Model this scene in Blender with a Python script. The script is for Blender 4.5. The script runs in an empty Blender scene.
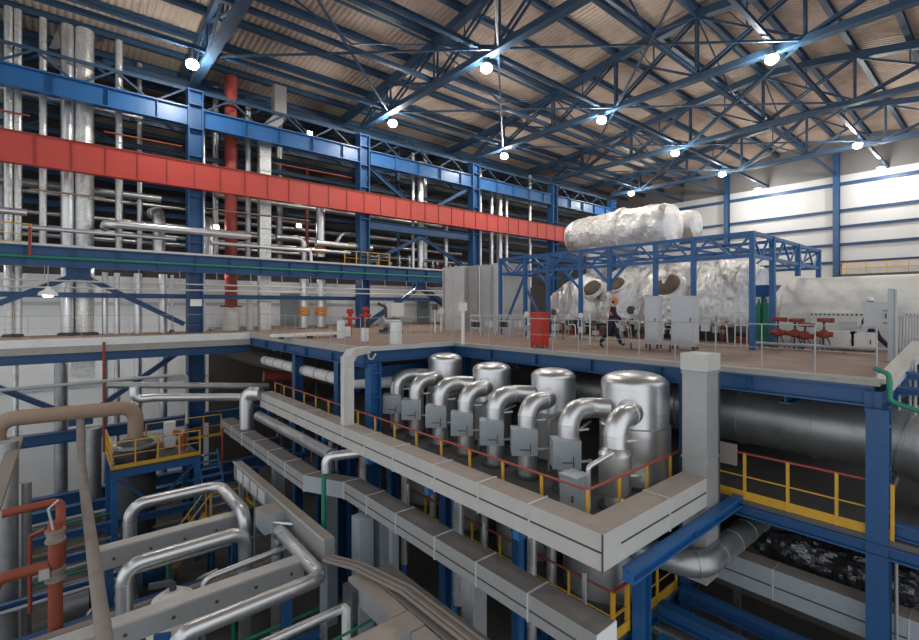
import bpy, math, random
from mathutils import Vector as V, Matrix, noise
random.seed(7)
SC = bpy.context.scene
COL = SC.collection
PI = math.pi

# ------------------------------------------------------------------ camera frame
CZ = 1.5                                   # eye height above the operating floor (z = 0)
F = 475.0
AX, AY = 0.7617, -0.6479                   # camera right in world
FX, FY = 0.6479, 0.7617                    # camera forward in world

def ray(px, py):
    r, u = (px - 459.5) / F, (307.0 - py) / F
    return AX * r + FX, AY * r + FY, u

def at(px, py, x=None, y=None, z=None):
    """point of the photographed place on the plane x=, y= or z="""
    dx, dy, dz = ray(px, py)
    if x is not None: d = x / dx
    elif y is not None: d = y / dy
    else: d = (z - CZ) / dz
    return V((dx * d, dy * d, CZ + dz * d))

# ------------------------------------------------------------------ materials
def new_mat(name):
    m = bpy.data.materials.new(name); m.use_nodes = True
    nt = m.node_tree
    b = nt.nodes['Principled BSDF']
    return m, nt, b

def mat(name, col, rough=.5, metal=0., var=.12, scale=3., bump=0., bscale=20., dirt=None, dirt_amt=.35, dscale=1.2, rvar=.0, stretch=None):
    m, nt, b = new_mat(name)
    N, L = nt.nodes, nt.links
    tc = N.new('ShaderNodeTexCoord')
    src = tc.outputs['Object']
    if stretch:
        mp = N.new('ShaderNodeMapping'); mp.inputs['Scale'].default_value = stretch
        L.new(src, mp.inputs['Vector']); src = mp.outputs['Vector']
    nz = N.new('ShaderNodeTexNoise'); nz.inputs['Scale'].default_value = scale; nz.inputs['Detail'].default_value = 5
    L.new(src, nz.inputs['Vector'])
    mx = N.new('ShaderNodeMix'); mx.data_type = 'RGBA'
    lo = [max(0, c * (1 - var)) for c in col]; hi = [min(1, c * (1 + var)) for c in col]
    mx.inputs['A'].default_value = (*lo, 1); mx.inputs['B'].default_value = (*hi, 1)
    L.new(nz.outputs['Fac'], mx.inputs['Factor'])
    out = mx.outputs['Result']
    if dirt:
        n2 = N.new('ShaderNodeTexNoise'); n2.inputs['Scale'].default_value = dscale; n2.inputs['Detail'].default_value = 8; n2.inputs['Roughness'].default_value = .65
        L.new(src, n2.inputs['Vector'])
        rp = N.new('ShaderNodeMapRange'); rp.inputs['From Min'].default_value = .5; rp.inputs['From Max'].default_value = .68
        rp.inputs['To Max'].default_value = dirt_amt
        L.new(n2.outputs['Fac'], rp.inputs['Value'])
        m2 = N.new('ShaderNodeMix'); m2.data_type = 'RGBA'; m2.inputs['B'].default_value = (*dirt, 1)
        L.new(rp.outputs['Result'], m2.inputs['Factor']); L.new(out, m2.inputs['A'])
        out = m2.outputs['Result']
    L.new(out, b.inputs['Base Color'])
    b.inputs['Roughness'].default_value = rough; b.inputs['Metallic'].default_value = metal
    if rvar:
        r2 = N.new('ShaderNodeMapRange'); r2.inputs['To Min'].default_value = max(.05, rough - rvar); r2.inputs['To Max'].default_value = rough + rvar
        L.new(nz.outputs['Fac'], r2.inputs['Value']); L.new(r2.outputs['Result'], b.inputs['Roughness'])
    if bump:
        n3 = N.new('ShaderNodeTexNoise'); n3.inputs['Scale'].default_value = bscale; n3.inputs['Detail'].default_value = 4
        L.new(src, n3.inputs['Vector'])
        bp = N.new('ShaderNodeBump'); bp.inputs['Strength'].default_value = bump; bp.inputs['Distance'].default_value = .05
        L.new(n3.outputs['Fac'], bp.inputs['Height']); L.new(bp.outputs['Normal'], b.inputs['Normal'])
    return m

def foil_mat(name, col, rough, bscale, bump, dirt, amt):
    m = mat(name, col, rough, .78, .25, 3., bump, bscale, dirt, amt, .9, .12)
    return m

def glow(name, col, s):
    m, nt, b = new_mat(name)
    b.inputs['Base Color'].default_value = (.9, .9, .9, 1)
    b.inputs['Emission Color'].default_value = (*col, 1); b.inputs['Emission Strength'].default_value = s
    return m

M = {}
M['blue'] = mat('blue paint', (.017, .082, .215), .42, 0, .18, 2, dirt=(.05, .07, .10), dirt_amt=.3)
M['bright_blue'] = mat('bright blue paint', (.020, .115, .31), .4, 0, .15, 2, dirt=(.03, .07, .13), dirt_amt=.35)
M['roof_blue'] = mat('dark blue roof paint', (.026, .066, .125), .5, 0, .2, 2, dirt=(.05, .05, .05), dirt_amt=.3)
M['red'] = mat('red girder paint', (.52, .060, .046), .5, 0, .1, 1.2, dirt=(.35, .07, .05), dirt_amt=.4)
M['riser_red'] = mat('faded red riser paint', (.36, .055, .040), .55, 0, .15, 2, dirt=(.22, .05, .04), dirt_amt=.5)
M['panel_light'] = mat('light enclosure sheet', (.62, .63, .63), .45, .25, .1, 2., .02, 5, (.46, .45, .43), .4, 1.2)
M['panel_blue'] = mat('bluish enclosure sheet', (.50, .54, .57), .45, .25, .1, 2., .02, 5, (.36, .37, .37), .4, 1.2)
M['red_thing'] = mat('red fire paint', (.5, .035, .022), .4, 0, .1)
M['orange_pipe'] = mat('orange red primer', (.29, .060, .028), .6, 0, .2, 3, dirt=(.2, .06, .035), dirt_amt=.5)
M['rust_red'] = mat('oxide red pipe paint', (.26, .045, .03), .6, 0, .2, 3)
M['yellow'] = mat('yellow rail paint', (.68, .37, .03), .45, 0, .12, 4, dirt=(.4, .22, .04), dirt_amt=.4)
M['rail_red'] = mat('red handrail paint', (.33, .055, .04), .5, 0, .2, 4)
M['green'] = mat('green pipe paint', (.012, .20, .12), .4, 0, .15)
M['silver'] = mat('aluminium jacket', (.73, .73, .73), .34, .88, .10, 3., .012, 9, (.45, .43, .40), .25, 1.5, .1)
M['silver_mottled'] = mat('mottled foil wrap', (.74, .74, .72), .34, .75, .25, 8., .55, 14, (.35, .33, .30), .5, 5.)
M['silver_dull'] = mat('dull steel jacket', (.40, .41, .41), .42, .8, .15, 3., .08, 8, (.2, .18, .16), .4, 1.2, .1)
M['galv'] = mat('galvanised sheet', (.40, .405, .405), .5, .45, .12, 5., .03, 6, (.40, .36, .31), .35, 1.4, .08)
M['galv_pale'] = mat('pale galvanised sheet', (.57, .55, .515), .5, .25, .12, 2.5, .03, 6, (.50, .46, .40), .3, 1.2, .08)
M['galv_blue'] = mat('blue grey galvanised box', (.40, .445, .475), .45, .4, .12, 6., 0, 6, None, .3, 1.2, .08)
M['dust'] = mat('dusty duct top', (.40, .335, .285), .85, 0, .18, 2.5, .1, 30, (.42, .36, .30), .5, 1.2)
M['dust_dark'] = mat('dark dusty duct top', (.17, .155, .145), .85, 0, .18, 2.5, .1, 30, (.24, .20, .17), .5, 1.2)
M['seam'] = mat('dark joint', (.06, .06, .062), .7)
M['flange'] = mat('bright joint strip', (.62, .62, .60), .4, .3, .06)
M['post'] = mat('galvanised rail tube', (.40, .405, .405), .5, .35, .08)
M['white'] = mat('white insulation wrap', (.74, .73, .70), .75, 0, .08, 6, .3, 12, (.5, .46, .40), .3, 3)
M['white_paint'] = mat('white paint', (.78, .78, .76), .5, 0, .06, 2, dirt=(.6, .58, .53), dirt_amt=.3)
M['grey_cab'] = mat('light grey cabinet enamel', (.56, .58, .60), .4, 0, .05)
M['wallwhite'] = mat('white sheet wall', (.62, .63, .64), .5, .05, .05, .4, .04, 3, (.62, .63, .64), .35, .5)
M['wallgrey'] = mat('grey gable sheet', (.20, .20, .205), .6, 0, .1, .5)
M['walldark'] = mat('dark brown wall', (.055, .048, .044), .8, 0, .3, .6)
M['roof'] = mat('brown corrugated roof sheet', (.52, .42, .345), .55, .1, .12, .35, .03, 3, (.22, .17, .14), .6, .30)
M['deck'] = mat('brown floor topping', (.30, .205, .160), .8, 0, .15, .8, .05, 20, (.38, .31, .26), .6, .6)
M['kerb'] = mat('grey kerb concrete', (.40, .38, .34), .85, 0, .15, 2, .1, 18, (.25, .21, .18), .5, 2)
M['fascia'] = mat('pale walkway fascia', (.62, .60, .56), .7, 0, .08, 2, dirt=(.42, .38, .34), dirt_amt=.4)
M['concrete'] = mat('dark concrete', (.125, .115, .105), .9, 0, .25, .9, .1, 10, (.06, .055, .05), .6, .5)
M['mezz'] = mat('chequer plate mezzanine', (.12, .115, .11), .65, .2, .2, 1.5, .08, 30, (.16, .13, .10), .5, 1.)
M['dark'] = mat('dark machinery', (.035, .037, .04), .6, .2, .3, 3)
M['dark_steel'] = mat('dark steel', (.085, .09, .095), .5, .4, .2, 3)
M['beige'] = mat('beige insulated pipe', (.36, .255, .185), .75, 0, .12, 3, .12, 14, (.30, .21, .15), .5, 1.6)
M['beige_grey'] = mat('grey beige pipe wrap', (.27, .225, .195), .75, 0, .12, 3, .12, 14, (.22, .18, .15), .5, 1.6)
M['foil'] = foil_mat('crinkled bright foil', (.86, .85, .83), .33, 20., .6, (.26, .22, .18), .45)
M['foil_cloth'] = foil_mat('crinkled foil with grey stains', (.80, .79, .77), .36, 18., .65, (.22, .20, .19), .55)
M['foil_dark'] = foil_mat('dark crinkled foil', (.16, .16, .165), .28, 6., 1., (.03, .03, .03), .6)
M['insul'] = mat('bare brown insulation', (.17, .125, .095), .95, 0, .4, 6, .6, 12)
M['genwhite'] = mat('cream generator paint', (.78, .76, .71), .5, 0, .05, .8, .03, 8, (.52, .47, .41), .4, 2.6)
M['band'] = mat('orange lagging band', (.74, .30, .05), .6, 0, .1)
M['navy'] = mat('navy work cloth', (.014, .020, .042), .9, 0, .2, 8)
M['vest'] = mat('orange red work vest', (.75, .12, .05), .8, 0, .15, 8)
M['skin'] = mat('skin', (.50, .28, .20), .6, 0, .06)
M['helmet_orange'] = mat('orange helmet', (.78, .16, .04), .35, 0, .03)
M['helmet_white'] = mat('white helmet', (.85, .85, .84), .3, 0, .03)
M['boot'] = mat('black boot', (.012, .012, .013), .6)
M['hair'] = mat('dark hair', (.03, .02, .015), .8)
M['lens'] = glow('lit lamp lens', (1., .95, .87), 235.)
M['lens_small'] = glow('lit floodlight lens', (1., .93, .82), 25.)
M['added_tube_glow'] = glow('lit tube', (1., .97, .92), 70.)  # glow of the added tubes that brighten the white wall
M['lamp_body'] = mat('grey lamp housing', (.35, .36, .37), .5, .5)
M['door'] = mat('grey green door', (.20, .24, .26), .5, 0, .08)
M['glass_dark'] = mat('dark pane', (.05, .07, .08), .1, 0, .05)

# ------------------------------------------------------------------ mesh builder
def basis(d, up=None):
    d = d.normalized()
    if up is None: up = V((0, 0, 1)) if abs(d.z) < .95 else V((0, 1, 0))
    s = d.cross(up).normalized(); u = s.cross(d).normalized()
    return d, s, u

def fillet(pts, R, n=7):
    pts = [V(p) for p in pts]
    if R <= 0 or len(pts) < 3: return pts
    out = [pts[0]]
    for i in range(1, len(pts) - 1):
        a, b, c = pts[i - 1], pts[i], pts[i + 1]
        u, w = (a - b), (c - b); lu, lw = u.length, w.length
        u.normalize(); w.normalize()
        ang = u.angle(w, PI)
        if ang > PI - .02: out.append(b); continue
        t = min(R / math.tan(ang / 2), .48 * lu, .48 * lw); r = t * math.tan(ang / 2)
        c0 = b + (u + w).normalized() * (r / math.sin(ang / 2))
        s, e = b + u * t - c0, b + w * t - c0
        tot = s.angle(e, 0.); ax = s.cross(e).normalized()
        for k in range(n + 1):
            out.append(c0 + Matrix.Rotation(tot * k / n, 3, ax) @ s)
    out.append(pts[-1])
    return out

class MB:
    def __init__(s): s.v, s.f, s.m, s.s = [], [], [], []
    def add(s, vs, fs, m=0, smooth=False):
        o = len(s.v); s.v += [V(p) for p in vs]
        for f in fs:
            s.f.append([o + i for i in f]); s.m.append(m); s.s.append(smooth)
        return s
    def obox(s, c, hx, hy, hz, m=0, top=None):
        c, hx, hy, hz = V(c), V(hx), V(hy), V(hz)
        vs = [c + hx * i + hy * j + hz * k for k in (-1, 1) for j in (-1, 1) for i in (-1, 1)]
        s.add(vs, [(0, 2, 3, 1), (0, 1, 5, 4), (1, 3, 7, 5), (3, 2, 6, 7), (2, 0, 4, 6)], m)
        s.add([vs[i] for i in (4, 5, 7, 6)], [(0, 1, 2, 3)], m if top is None else top)
        return s
    def box(s, x0, x1, y0, y1, z0, z1, m=0, top=None):
        return s.obox(((x0 + x1) / 2, (y0 + y1) / 2, (z0 + z1) / 2), (abs(x1 - x0) / 2, 0, 0), (0, abs(y1 - y0) / 2, 0), (0, 0, abs(z1 - z0) / 2), m, top)
    def bar(s, p, q, w, h=None, m=0, up=None, top=None):
        p, q = V(p), V(q); h = w if h is None else h
        d, sd, u = basis(q - p, up)
        return s.obox((p + q) / 2, sd * (w / 2), d * ((q - p).length / 2), u * (h / 2), m, top)
    def ibeam(s, p, q, b, h, tf=.04, tw=.03, m=0, up=None):
        p, q = V(p), V(q); d, sd, u = basis(q - p, up)
        for k in (-1, 1): s.bar(p + u * k * (h / 2 - tf / 2), q + u * k * (h / 2 - tf / 2), b, tf, m, u)
        return s.bar(p, q, tw, h - tf, m, u)
    def tube(s, pts, r, seg=14, bend=0, m=0, caps=True):
        P = fillet(pts, bend)
        Q = [P[0]]
        for p in P[1:]:
            if (p - Q[-1]).length > 1e-4: Q.append(p)
        P = Q; n = len(P)
        if n < 2: return s
        T = [(P[min(i + 1, n - 1)] - P[max(i - 1, 0)]).normalized() for i in range(n)]
        d, sd, u = basis(T[0]); vs = []
        for i in range(n):
            if i:
                q = T[i - 1].rotation_difference(T[i]); sd = (q @ sd); sd = (sd - T[i] * sd.dot(T[i])).normalized()
            u = sd.cross(T[i])
            rr = r[i] if isinstance(r, (list, tuple)) else r
            vs += [P[i] + (sd * math.cos(2 * PI * k / seg) + u * math.sin(2 * PI * k / seg)) * rr for k in range(seg)]
        fs = [(i * seg + k, i * seg + (k + 1) % seg, (i + 1) * seg + (k + 1) % seg, (i + 1) * seg + k) for i in range(n - 1) for k in range(seg)]
        s.add(vs, fs, m, True)
        if caps:
            s.add(vs[:seg][::-1], [list(range(seg))], m); s.add(vs[-seg:], [list(range(seg))], m)
        return s
    def cyl(s, p, q, r, seg=16, m=0): return s.tube([p, q], r, seg, 0, m)
    def rings(s, pts, r, gap, w=.05, dr=.012, bend=0, m=0, seg=14, off=.5):
        P = fillet(pts, bend); acc = gap * off
        for a, b in zip(P, P[1:]):
            L = (b - a).length
            if L < 1e-6: continue
            d = (b - a) / L
            while acc < L:
                c = a + d * acc
                if L > w * 2: s.tube([c - d * w / 2, c + d * w / 2], r + dr, seg, 0, m)
                acc += gap
            acc -= L
        return s
    def lathe(s, c, prof, seg=28, m=0, axis=None):
        c = V(c); ax = V(axis) if axis else V((0, 0, 1)); d, sd, u = basis(ax); n = len(prof)
        vs = [c + d * z + (sd * math.cos(2 * PI * k / seg) + u * math.sin(2 * PI * k / seg)) * max(r, .0005) for r, z in prof for k in range(seg)]
        fs = [(i * seg + k, i * seg + (k + 1) % seg, (i + 1) * seg + (k + 1) % seg, (i + 1) * seg + k) for i in range(n - 1) for k in range(seg)]
        s.add(vs, fs, m, True)
        s.add(vs[:seg][::-1], [list(range(seg))], m); s.add(vs[-seg:], [list(range(seg))], m)
        return s
    def ball(s, c, rx, ry=None, rz=None, seg=12, m=0):
        ry = ry or rx; rz = rz or rx; c = V(c); n = seg // 2 + 1
        vs, fs = [], []
        for i in range(n + 1):
            t = PI * i / n
            for k in range(seg):
                a = 2 * PI * k / seg
                vs.append(c + V((rx * max(math.sin(t), 1e-3) * math.cos(a), ry * max(math.sin(t), 1e-3) * math.sin(a), -rz * math.cos(t))))
        for i in range(n):
            for k in range(seg): fs.append((i * seg + k, i * seg + (k + 1) % seg, (i + 1) * seg + (k + 1) % seg, (i + 1) * seg + k))
        return s.add(vs, fs, m, True)
    def build(s, name, mats, parent=None, label=None, origin=None, sharp=35):
        if not isinstance(mats, (list, tuple)): mats = [mats]
        if parent is not None:
            org = V((0, 0, 0)); p = parent
            while p is not None: org = org + p.location; p = p.parent
        elif origin is not None: org = V(origin)
        else:
            xs = [p.x for p in s.v]; ys = [p.y for p in s.v]
            org = V(((min(xs) + max(xs)) / 2, (min(ys) + max(ys)) / 2, min(p.z for p in s.v)))
        me = bpy.data.meshes.new(name)
        me.from_pydata([p - org for p in s.v], [], s.f)
        for m in mats: me.materials.append(M[m] if isinstance(m, str) else m)
        me.polygons.foreach_set('material_index', s.m); me.polygons.foreach_set('use_smooth', s.s)
        me.update()
        if any(s.s): me.set_sharp_from_angle(angle=math.radians(sharp))
        o = bpy.data.objects.new(name, me); COL.objects.link(o)
        if parent is not None: o.parent = parent
        else: o.location = org
        if label: o['label'] = label
        return o

def tag(o, label, cat, group=None, kind=None):
    o['label'] = label; o['category'] = cat
    o['kind'] = kind or 'thing'
    if group: o['group'] = group
    return o

def T(name, label, cat, loc, group=None):
    o = bpy.data.objects.new(name, None); COL.objects.link(o); o.location = V(loc); o.empty_display_size = .2
    return tag(o, label, cat, group)

def struct(name, mb, m):
    o = mb.build(name, m); o['kind'] = 'structure'; return o

def pipe(name, label, pts, r, m='silver', bend=None, gap=0, group=None, cat='pipe', seg=14, flanges=(), fr=1.45, ringm=None):
    """a pipe run with its jacket seams; flanges = indexes of path points that carry a bolted flange"""
    bend = r * 3 if bend is None else bend
    b = MB().tube(pts, r, seg, bend)
    ms = [m]
    if gap:
        if ringm: ms.append(ringm)
        b.rings(pts, r, gap, .05, max(.008, r * .05), bend, 1 if ringm else 0, seg)
    o = tag(b.build(name, ms, origin=min((V(p) for p in pts), key=lambda p: p.z)), label, cat, group)
    pts = [V(p) for p in pts]
    for i in flanges:
        p = pts[i]; d = (pts[i + 1] - p).normalized() if i + 1 < len(pts) else (pts[i - 1] - p).normalized()
        MB().cyl(p, p + d * .09, r * fr, 16).build('pipe_flange', 'silver_dull', o)
    return o

def railing(name, label, runs, h=1.1, gap=1.5, pm='post', tm='post', mm=None, toe=None, r=.022, pr=None, cat='railing', mids=1, toeh=.16):
    """runs: floor-level polylines; parts: posts, handrail, midrail, toe board"""
    mm = mm or pm; pr = pr or r
    root = T(name, label, cat, runs[0][0])
    hr, mr, tb = MB(), MB(), MB()
    up = V((0, 0, 1))
    for run in runs:
        run = [V(p) for p in run]
        hr.tube([p + up * h for p in run], r * 1.25, 8, .08)
        for k in range(mids): mr.tube([p + up * h * (k + 1) / (mids + 1) for p in run], r * .8, 6)
        if toe:
            for a, b in zip(run, run[1:]): tb.bar(a + up * toeh / 2, b + up * toeh / 2, .02, toeh)
        done = set()
        for a, b in zip(run, run[1:]):
            n = max(1, round((b - a).length / gap))
            for k in range(n + 1):
                p = a.lerp(b, k / n); key = (round(p.x, 2), round(p.y, 2))
                if key in done: continue
                done.add(key)
                if pm == 'yellow': MB().obox(p + up * h / 2, (pr * 1.3, 0, 0), (0, pr * 1.3, 0), (0, 0, h / 2)).build('post', pm, root)
                else: MB().cyl(p, p + up * h, pr, 8).build('post', pm, root)
    hr.build('handrail', tm, root)
    if mids: mr.build('midrail', mm, root)
    if toe: tb.build('toe_board', toe, root)
    return root

def steel(name, label, p, q, b, h, m='blue', up=None, cat='beam', group=None, tf=.04, stiff=0):
    """a rolled I section with its web stiffeners"""
    mb = MB().ibeam(p, q, b, h, tf, .03, 0, up)
    if stiff:
        P, Q = V(p), V(q); d, sd, u = basis(Q - P, V(up) if up else None); L = (Q - P).length; n = max(1, int(L / stiff))
        for k in range(n + 1):
            c = P + d * min(L - .01, max(.01, L * k / n)); mb.obox(c, sd * b * .45, d * .008, u * (h / 2 - tf))
    return tag(mb.build(name, m), label, cat, group)

ORD = ['first', 'second', 'third', 'fourth', 'fifth', 'sixth', 'seventh', 'eighth', 'ninth', 'tenth', 'eleventh', 'twelfth', 'thirteenth', 'fourteenth', 'fifteenth', 'sixteenth']

# ------------------------------------------------------------------ camera
cam = bpy.data.cameras.new('camera'); co = bpy.data.objects.new('camera', cam); COL.objects.link(co)
co.location = (0, 0, CZ); co.rotation_euler = (PI / 2, 0, -math.asin(.6479))
cam.sensor_width = 36; cam.lens = 36 * F / 919; cam.shift_y = -13 / 919; cam.clip_end = 300; cam.clip_start = .05
SC.camera = co
# ================================================================== building shell
ROOF = [(-6.0, 16.2), (3.8, 17.75), (8.5, 18.6), (12.0, 18.95), (17.2, 18.5), (23.7, 17.6), (31.2, 16.9), (38.4, 16.7)]
def zr(y):
    for (a, za), (b, zb) in zip(ROOF, ROOF[1:]):
        if a <= y <= b: return za + (zb - za) * (y - a) / (b - a)
    return ROOF[0][1] if y < ROOF[0][0] else ROOF[-1][1]

WX = 61.0            # gable wall
WY = 38.2            # rear wall of the pipe bay
CY = 31.2            # row of blue columns
COLX = [-4.8, 6.2, 17.2, 28.2, 39.2, 50.2]
TX = [6.2, 17.2, 28.2, 39.2, 50.2]
NTH = ['first', 'second', 'third', 'fourth', 'fifth']

struct('floor', MB().box(-16, WX, -8, WY, -10.3, -10.0), 'concrete')
struct('wall_left', MB().box(-16, 8.5, WY, WY + .2, -10, 3.5).box(8.5, 33, WY, WY + .2, 0, 3.5), 'wallwhite')
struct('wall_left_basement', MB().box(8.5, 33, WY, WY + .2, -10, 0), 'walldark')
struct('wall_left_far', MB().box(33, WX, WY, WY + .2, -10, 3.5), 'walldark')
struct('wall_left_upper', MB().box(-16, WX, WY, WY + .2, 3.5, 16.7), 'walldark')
struct('wall_right', MB().box(WX, WX + .2, -8, WY + .2, -10, 14.9), 'wallwhite')
g = MB()
ys = [p[0] for p in ROOF]
for (a, za), (b, zb) in zip(ROOF, ROOF[1:]):
    vs = [(WX, a, 14.9), (WX, b, 14.9), (WX, b, zb + .1), (WX, a, za + .1), (WX + .2, a, 14.9), (WX + .2, b, 14.9), (WX + .2, b, zb + .1), (WX + .2, a, za + .1)]
    g.add(vs, [(3, 2, 1, 0), (4, 5, 6, 7), (0, 1, 5, 4), (2, 3, 7, 6)])
struct('wall_right_gable', g, 'wallgrey')

# corrugated roof: ribs run down the slope, repeat along x
rb = MB(); xs = []; x = -12.0
while x < WX:
    xs += [(x, 0), (x + .10, 0), (x + .16, .055), (x + .26, .055)]; x += .32
n = len(ROOF)
vs = [(x, y, z + dz) for x, dz in xs for y, z in ROOF]
rb.add(vs, [(i * n + j, i * n + j + 1, (i + 1) * n + j + 1, (i + 1) * n + j) for i in range(len(xs) - 1) for j in range(n - 1)])
vs = [(xx, y, z + .14) for xx in (-12.0, WX) for y, z in ROOF]
rb.add(vs, [(j, j + 1, n + j + 1, n + j) for j in range(n - 1)])
struct('ceiling', rb, 'roof')

# purlins along the hall
for i, y in enumerate([-1.0 + 2.6 * k for k in range(16)]):
    k = abs(i - 5)
    side = 'the ridge' if k == 0 else ('the ridge on the turbine generator side' if i < 5 else 'the ridge on the red girder side')
    lab = 'dark blue roof purlin under the ridge line' if k == 0 else 'dark blue roof purlin, %s from %s' % (ORD[k - 1], side)
    steel('roof_purlin', lab, (-11.0, y, zr(y) - .22), (WX, y, zr(y) - .22), .30, .36, 'roof_blue', cat='roof beam', group='roof purlins')

# roof trusses across the hall
ZB = 14.7
YB = [-3.6, 1.6, 6.8, 12.0, 17.2, 22.4, 27.6, 31.2]
for i, x in enumerate(TX):
    root = T('roof_truss', 'dark blue lattice roof truss meeting the %s blue column of the red girder wall' % NTH[i], 'roof truss', (x, CY, ZB), 'roof trusses')
    zt = lambda y: zr(y) - .62
    b = MB()
    for s in (-.16, .16): b.bar((x + s, -5, ZB), (x + s, CY, ZB), .13, .34)
    b.bar((x, -5, ZB - .14), (x, CY, ZB - .14), .44, .05)
    b.build('bottom_chord', 'roof_blue', root)
    b = MB()
    P = ROOF[:-1] + [(WY - .1, zr(WY - .1))]
    for (a, za), (c, zc) in zip(P, P[1:]):
        b.bar((x, a, za - .62), (x, c, zc - .62), .46, .46)
    b.build('top_chord', 'roof_blue', root)
    for k, y in enumerate(YB[:-1]):
        b = MB()
        for s in (-.14, .14): b.bar((x + s, y, ZB), (x + s, y, zt(y)), .09, .11, 0, (0, 1, 0))
        b.build('vertical_strut', 'roof_blue', root)
    for k, (y0, y1) in enumerate(zip(YB, YB[1:])):
        b = MB()
        for s in (-.15, .15): b.bar((x + s, y1, ZB + .1), (x + s, y0, zt(y0) - .1), .09, .13)
        b.build('diagonal_brace', 'roof_blue', root)
        b = MB().bar((x, y1, zt(y1) - .1), (x, y0, ZB + .1), .13, .12)
        b.build('diagonal_brace', 'roof_blue', root)
        ym = (y0 + y1) / 2; zm = (zt(y1) + ZB) / 2
        MB().bar((x, ym, zm), (x, ym, zt(ym)), .07, .07, 0, (0, 1, 0)).build('sub_strut', 'roof_blue', root)
        if i < 3:
            MB().bar((x, ym + .9, (zm + zt(ym)) / 2 + .45), (x, ym, zm), .05, .05).build('sub_strut', 'roof_blue', root)

# longitudinal ties at bottom-chord level
TY = [2.0, 8.1, 12.0, 18.15, 22.6, 27.75]
for i, y in enumerate(TY):
    steel('roof_tie', 'slim blue tie beam under the roof trusses, %s from the red girder' % ORD[5 - i], (-8.0, y, ZB + .30), (WX, y, ZB + .30), .22, .24, 'roof_blue', cat='tie beam', group='roof ties')

# horizontal wind bracing rods between trusses
for i in range(4):
    root = T('wind_brace', 'blue bracing rods under the roof between %s and %s truss' % (NTH[i], NTH[i + 1]), 'bracing', (TX[i], 17.2, ZB))
    for (ya, yb) in ((17.2, 27.6), (27.6, 17.2), (17.2, 6.8), (6.8, 17.2)):
        MB().bar((TX[i], ya, ZB - .02), (TX[i + 1], yb, ZB - .02), .10, .10).build('bracing_rod', 'roof_blue', root)
    for ys_ in (22.4, 12.0, 1.6):
        MB().bar((TX[i], ys_, zr(ys_) - .7), (TX[i + 1], ys_ + .01, zr(ys_) - .7), .12, .12).build('bracing_rod', 'roof_blue', root)
        MB().bar((TX[i], ys_, zr(ys_) - .7), ((TX[i] + TX[i + 1]) / 2, ys_ + .01, ZB + .45), .07, .07).build('bracing_rod', 'roof_blue', root)
        MB().bar((TX[i + 1], ys_, zr(ys_) - .7), ((TX[i] + TX[i + 1]) / 2, ys_ + .01, ZB + .45), .07, .07).build('bracing_rod', 'roof_blue', root)

# high bay lamps
LAMPS = [(5.4, 27.8, 'by the first truss over the red girder'), (17.6, 27.8, 'by the second truss, in the row beside the red girder'),
         (28.5, 27.8, 'by the third truss, in the row beside the red girder'), (17.3, 17.7, 'by the second truss in the middle row'),
         (28.0, 17.7, 'by the third truss in the middle row'), (38.6, 17.7, 'by the fourth truss in the middle row'),
         (48.1, 17.7, 'by the fifth truss in the middle row'), (57.6, 17.7, 'in front of the white gable, in the middle row'),
         (27.7, 7.4, 'by the third truss, in the row over the cream generator'), (47.6, 7.4, 'by the fifth truss, in the row over the cream generator'),
         (57.4, 7.4, 'in front of the white gable, over the cream generator'), (48.6, 27.6, 'above the foil wrapped crossover drum')]
for x, y, w in LAMPS:
    y = min(TY, key=lambda t: abs(t - y))
    root = T('high_bay_lamp', 'glowing high bay lamp hung ' + w, 'lamp', (x, y, 13.8), 'high bay lamps')
    MB().cyl((x, y, 14.40), (x, y, ZB + .2), .03, 8).build('hanger_rod', 'lamp_body', root)
    MB().lathe((x, y, 14.16), [(.26, .06), (.24, .14), (.15, .20), (.12, .28), (.02, .29)], 24).build('reflector', 'lamp_body', root)
    MB().ball((x, y, 14.08), .30, .30, .24, 20).build('lens', 'lens', root)

# gable wall steel
GY = [1.6, 12.0, 22.4]
for i, y in enumerate(GY):
    steel('gable_column', 'tall blue column on the white gable wall, %s' % ['beyond the cream generator', 'rising behind the pergola corner', 'partly behind the crossover drum'][i], (WX - .3, y, 0), (WX - .3, y, 17.3), .5, .55, 'blue', (1, 0, 0), 'column', 'gable columns')
for i, z in enumerate([6.05, 7.85, 9.65, 11.3, 14.0]):
    steel('wall_girt', 'horizontal blue girt on the white gable wall, %s from the top' % ORD[4 - i], (WX - .12, -7.5, z), (WX - .12, 36, z), .22, .26 if i < 4 else .34, 'blue', (1, 0, 0) if False else None, 'wall beam', 'gable girts')
root = T('gallery', 'narrow gallery with yellow handrail along the gable wall above the generator', 'gallery', (WX - .8, 0, 4.6))
MB().box(WX - 1.4, WX - .4, -7.5, 11.5, 4.5, 4.75).build('gallery_deck', 'dark_steel', root)
MB().box(WX - .42, WX - .40, -7.5, 11.5, 4.75, 5.9).build('backing_sheet', M['fascia'], root)
for z in (5.3, 5.85): MB().cyl((WX - 1.35, -7.5, z), (WX - 1.35, 11.5, z), .035, 8).build('gallery_rail', 'yellow', root)
for k in range(13): MB().cyl((WX - 1.35, -7 + 1.5 * k, 4.75), (WX - 1.35, -7 + 1.5 * k, 5.85), .03, 8).build('gallery_post', 'yellow', root)

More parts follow.
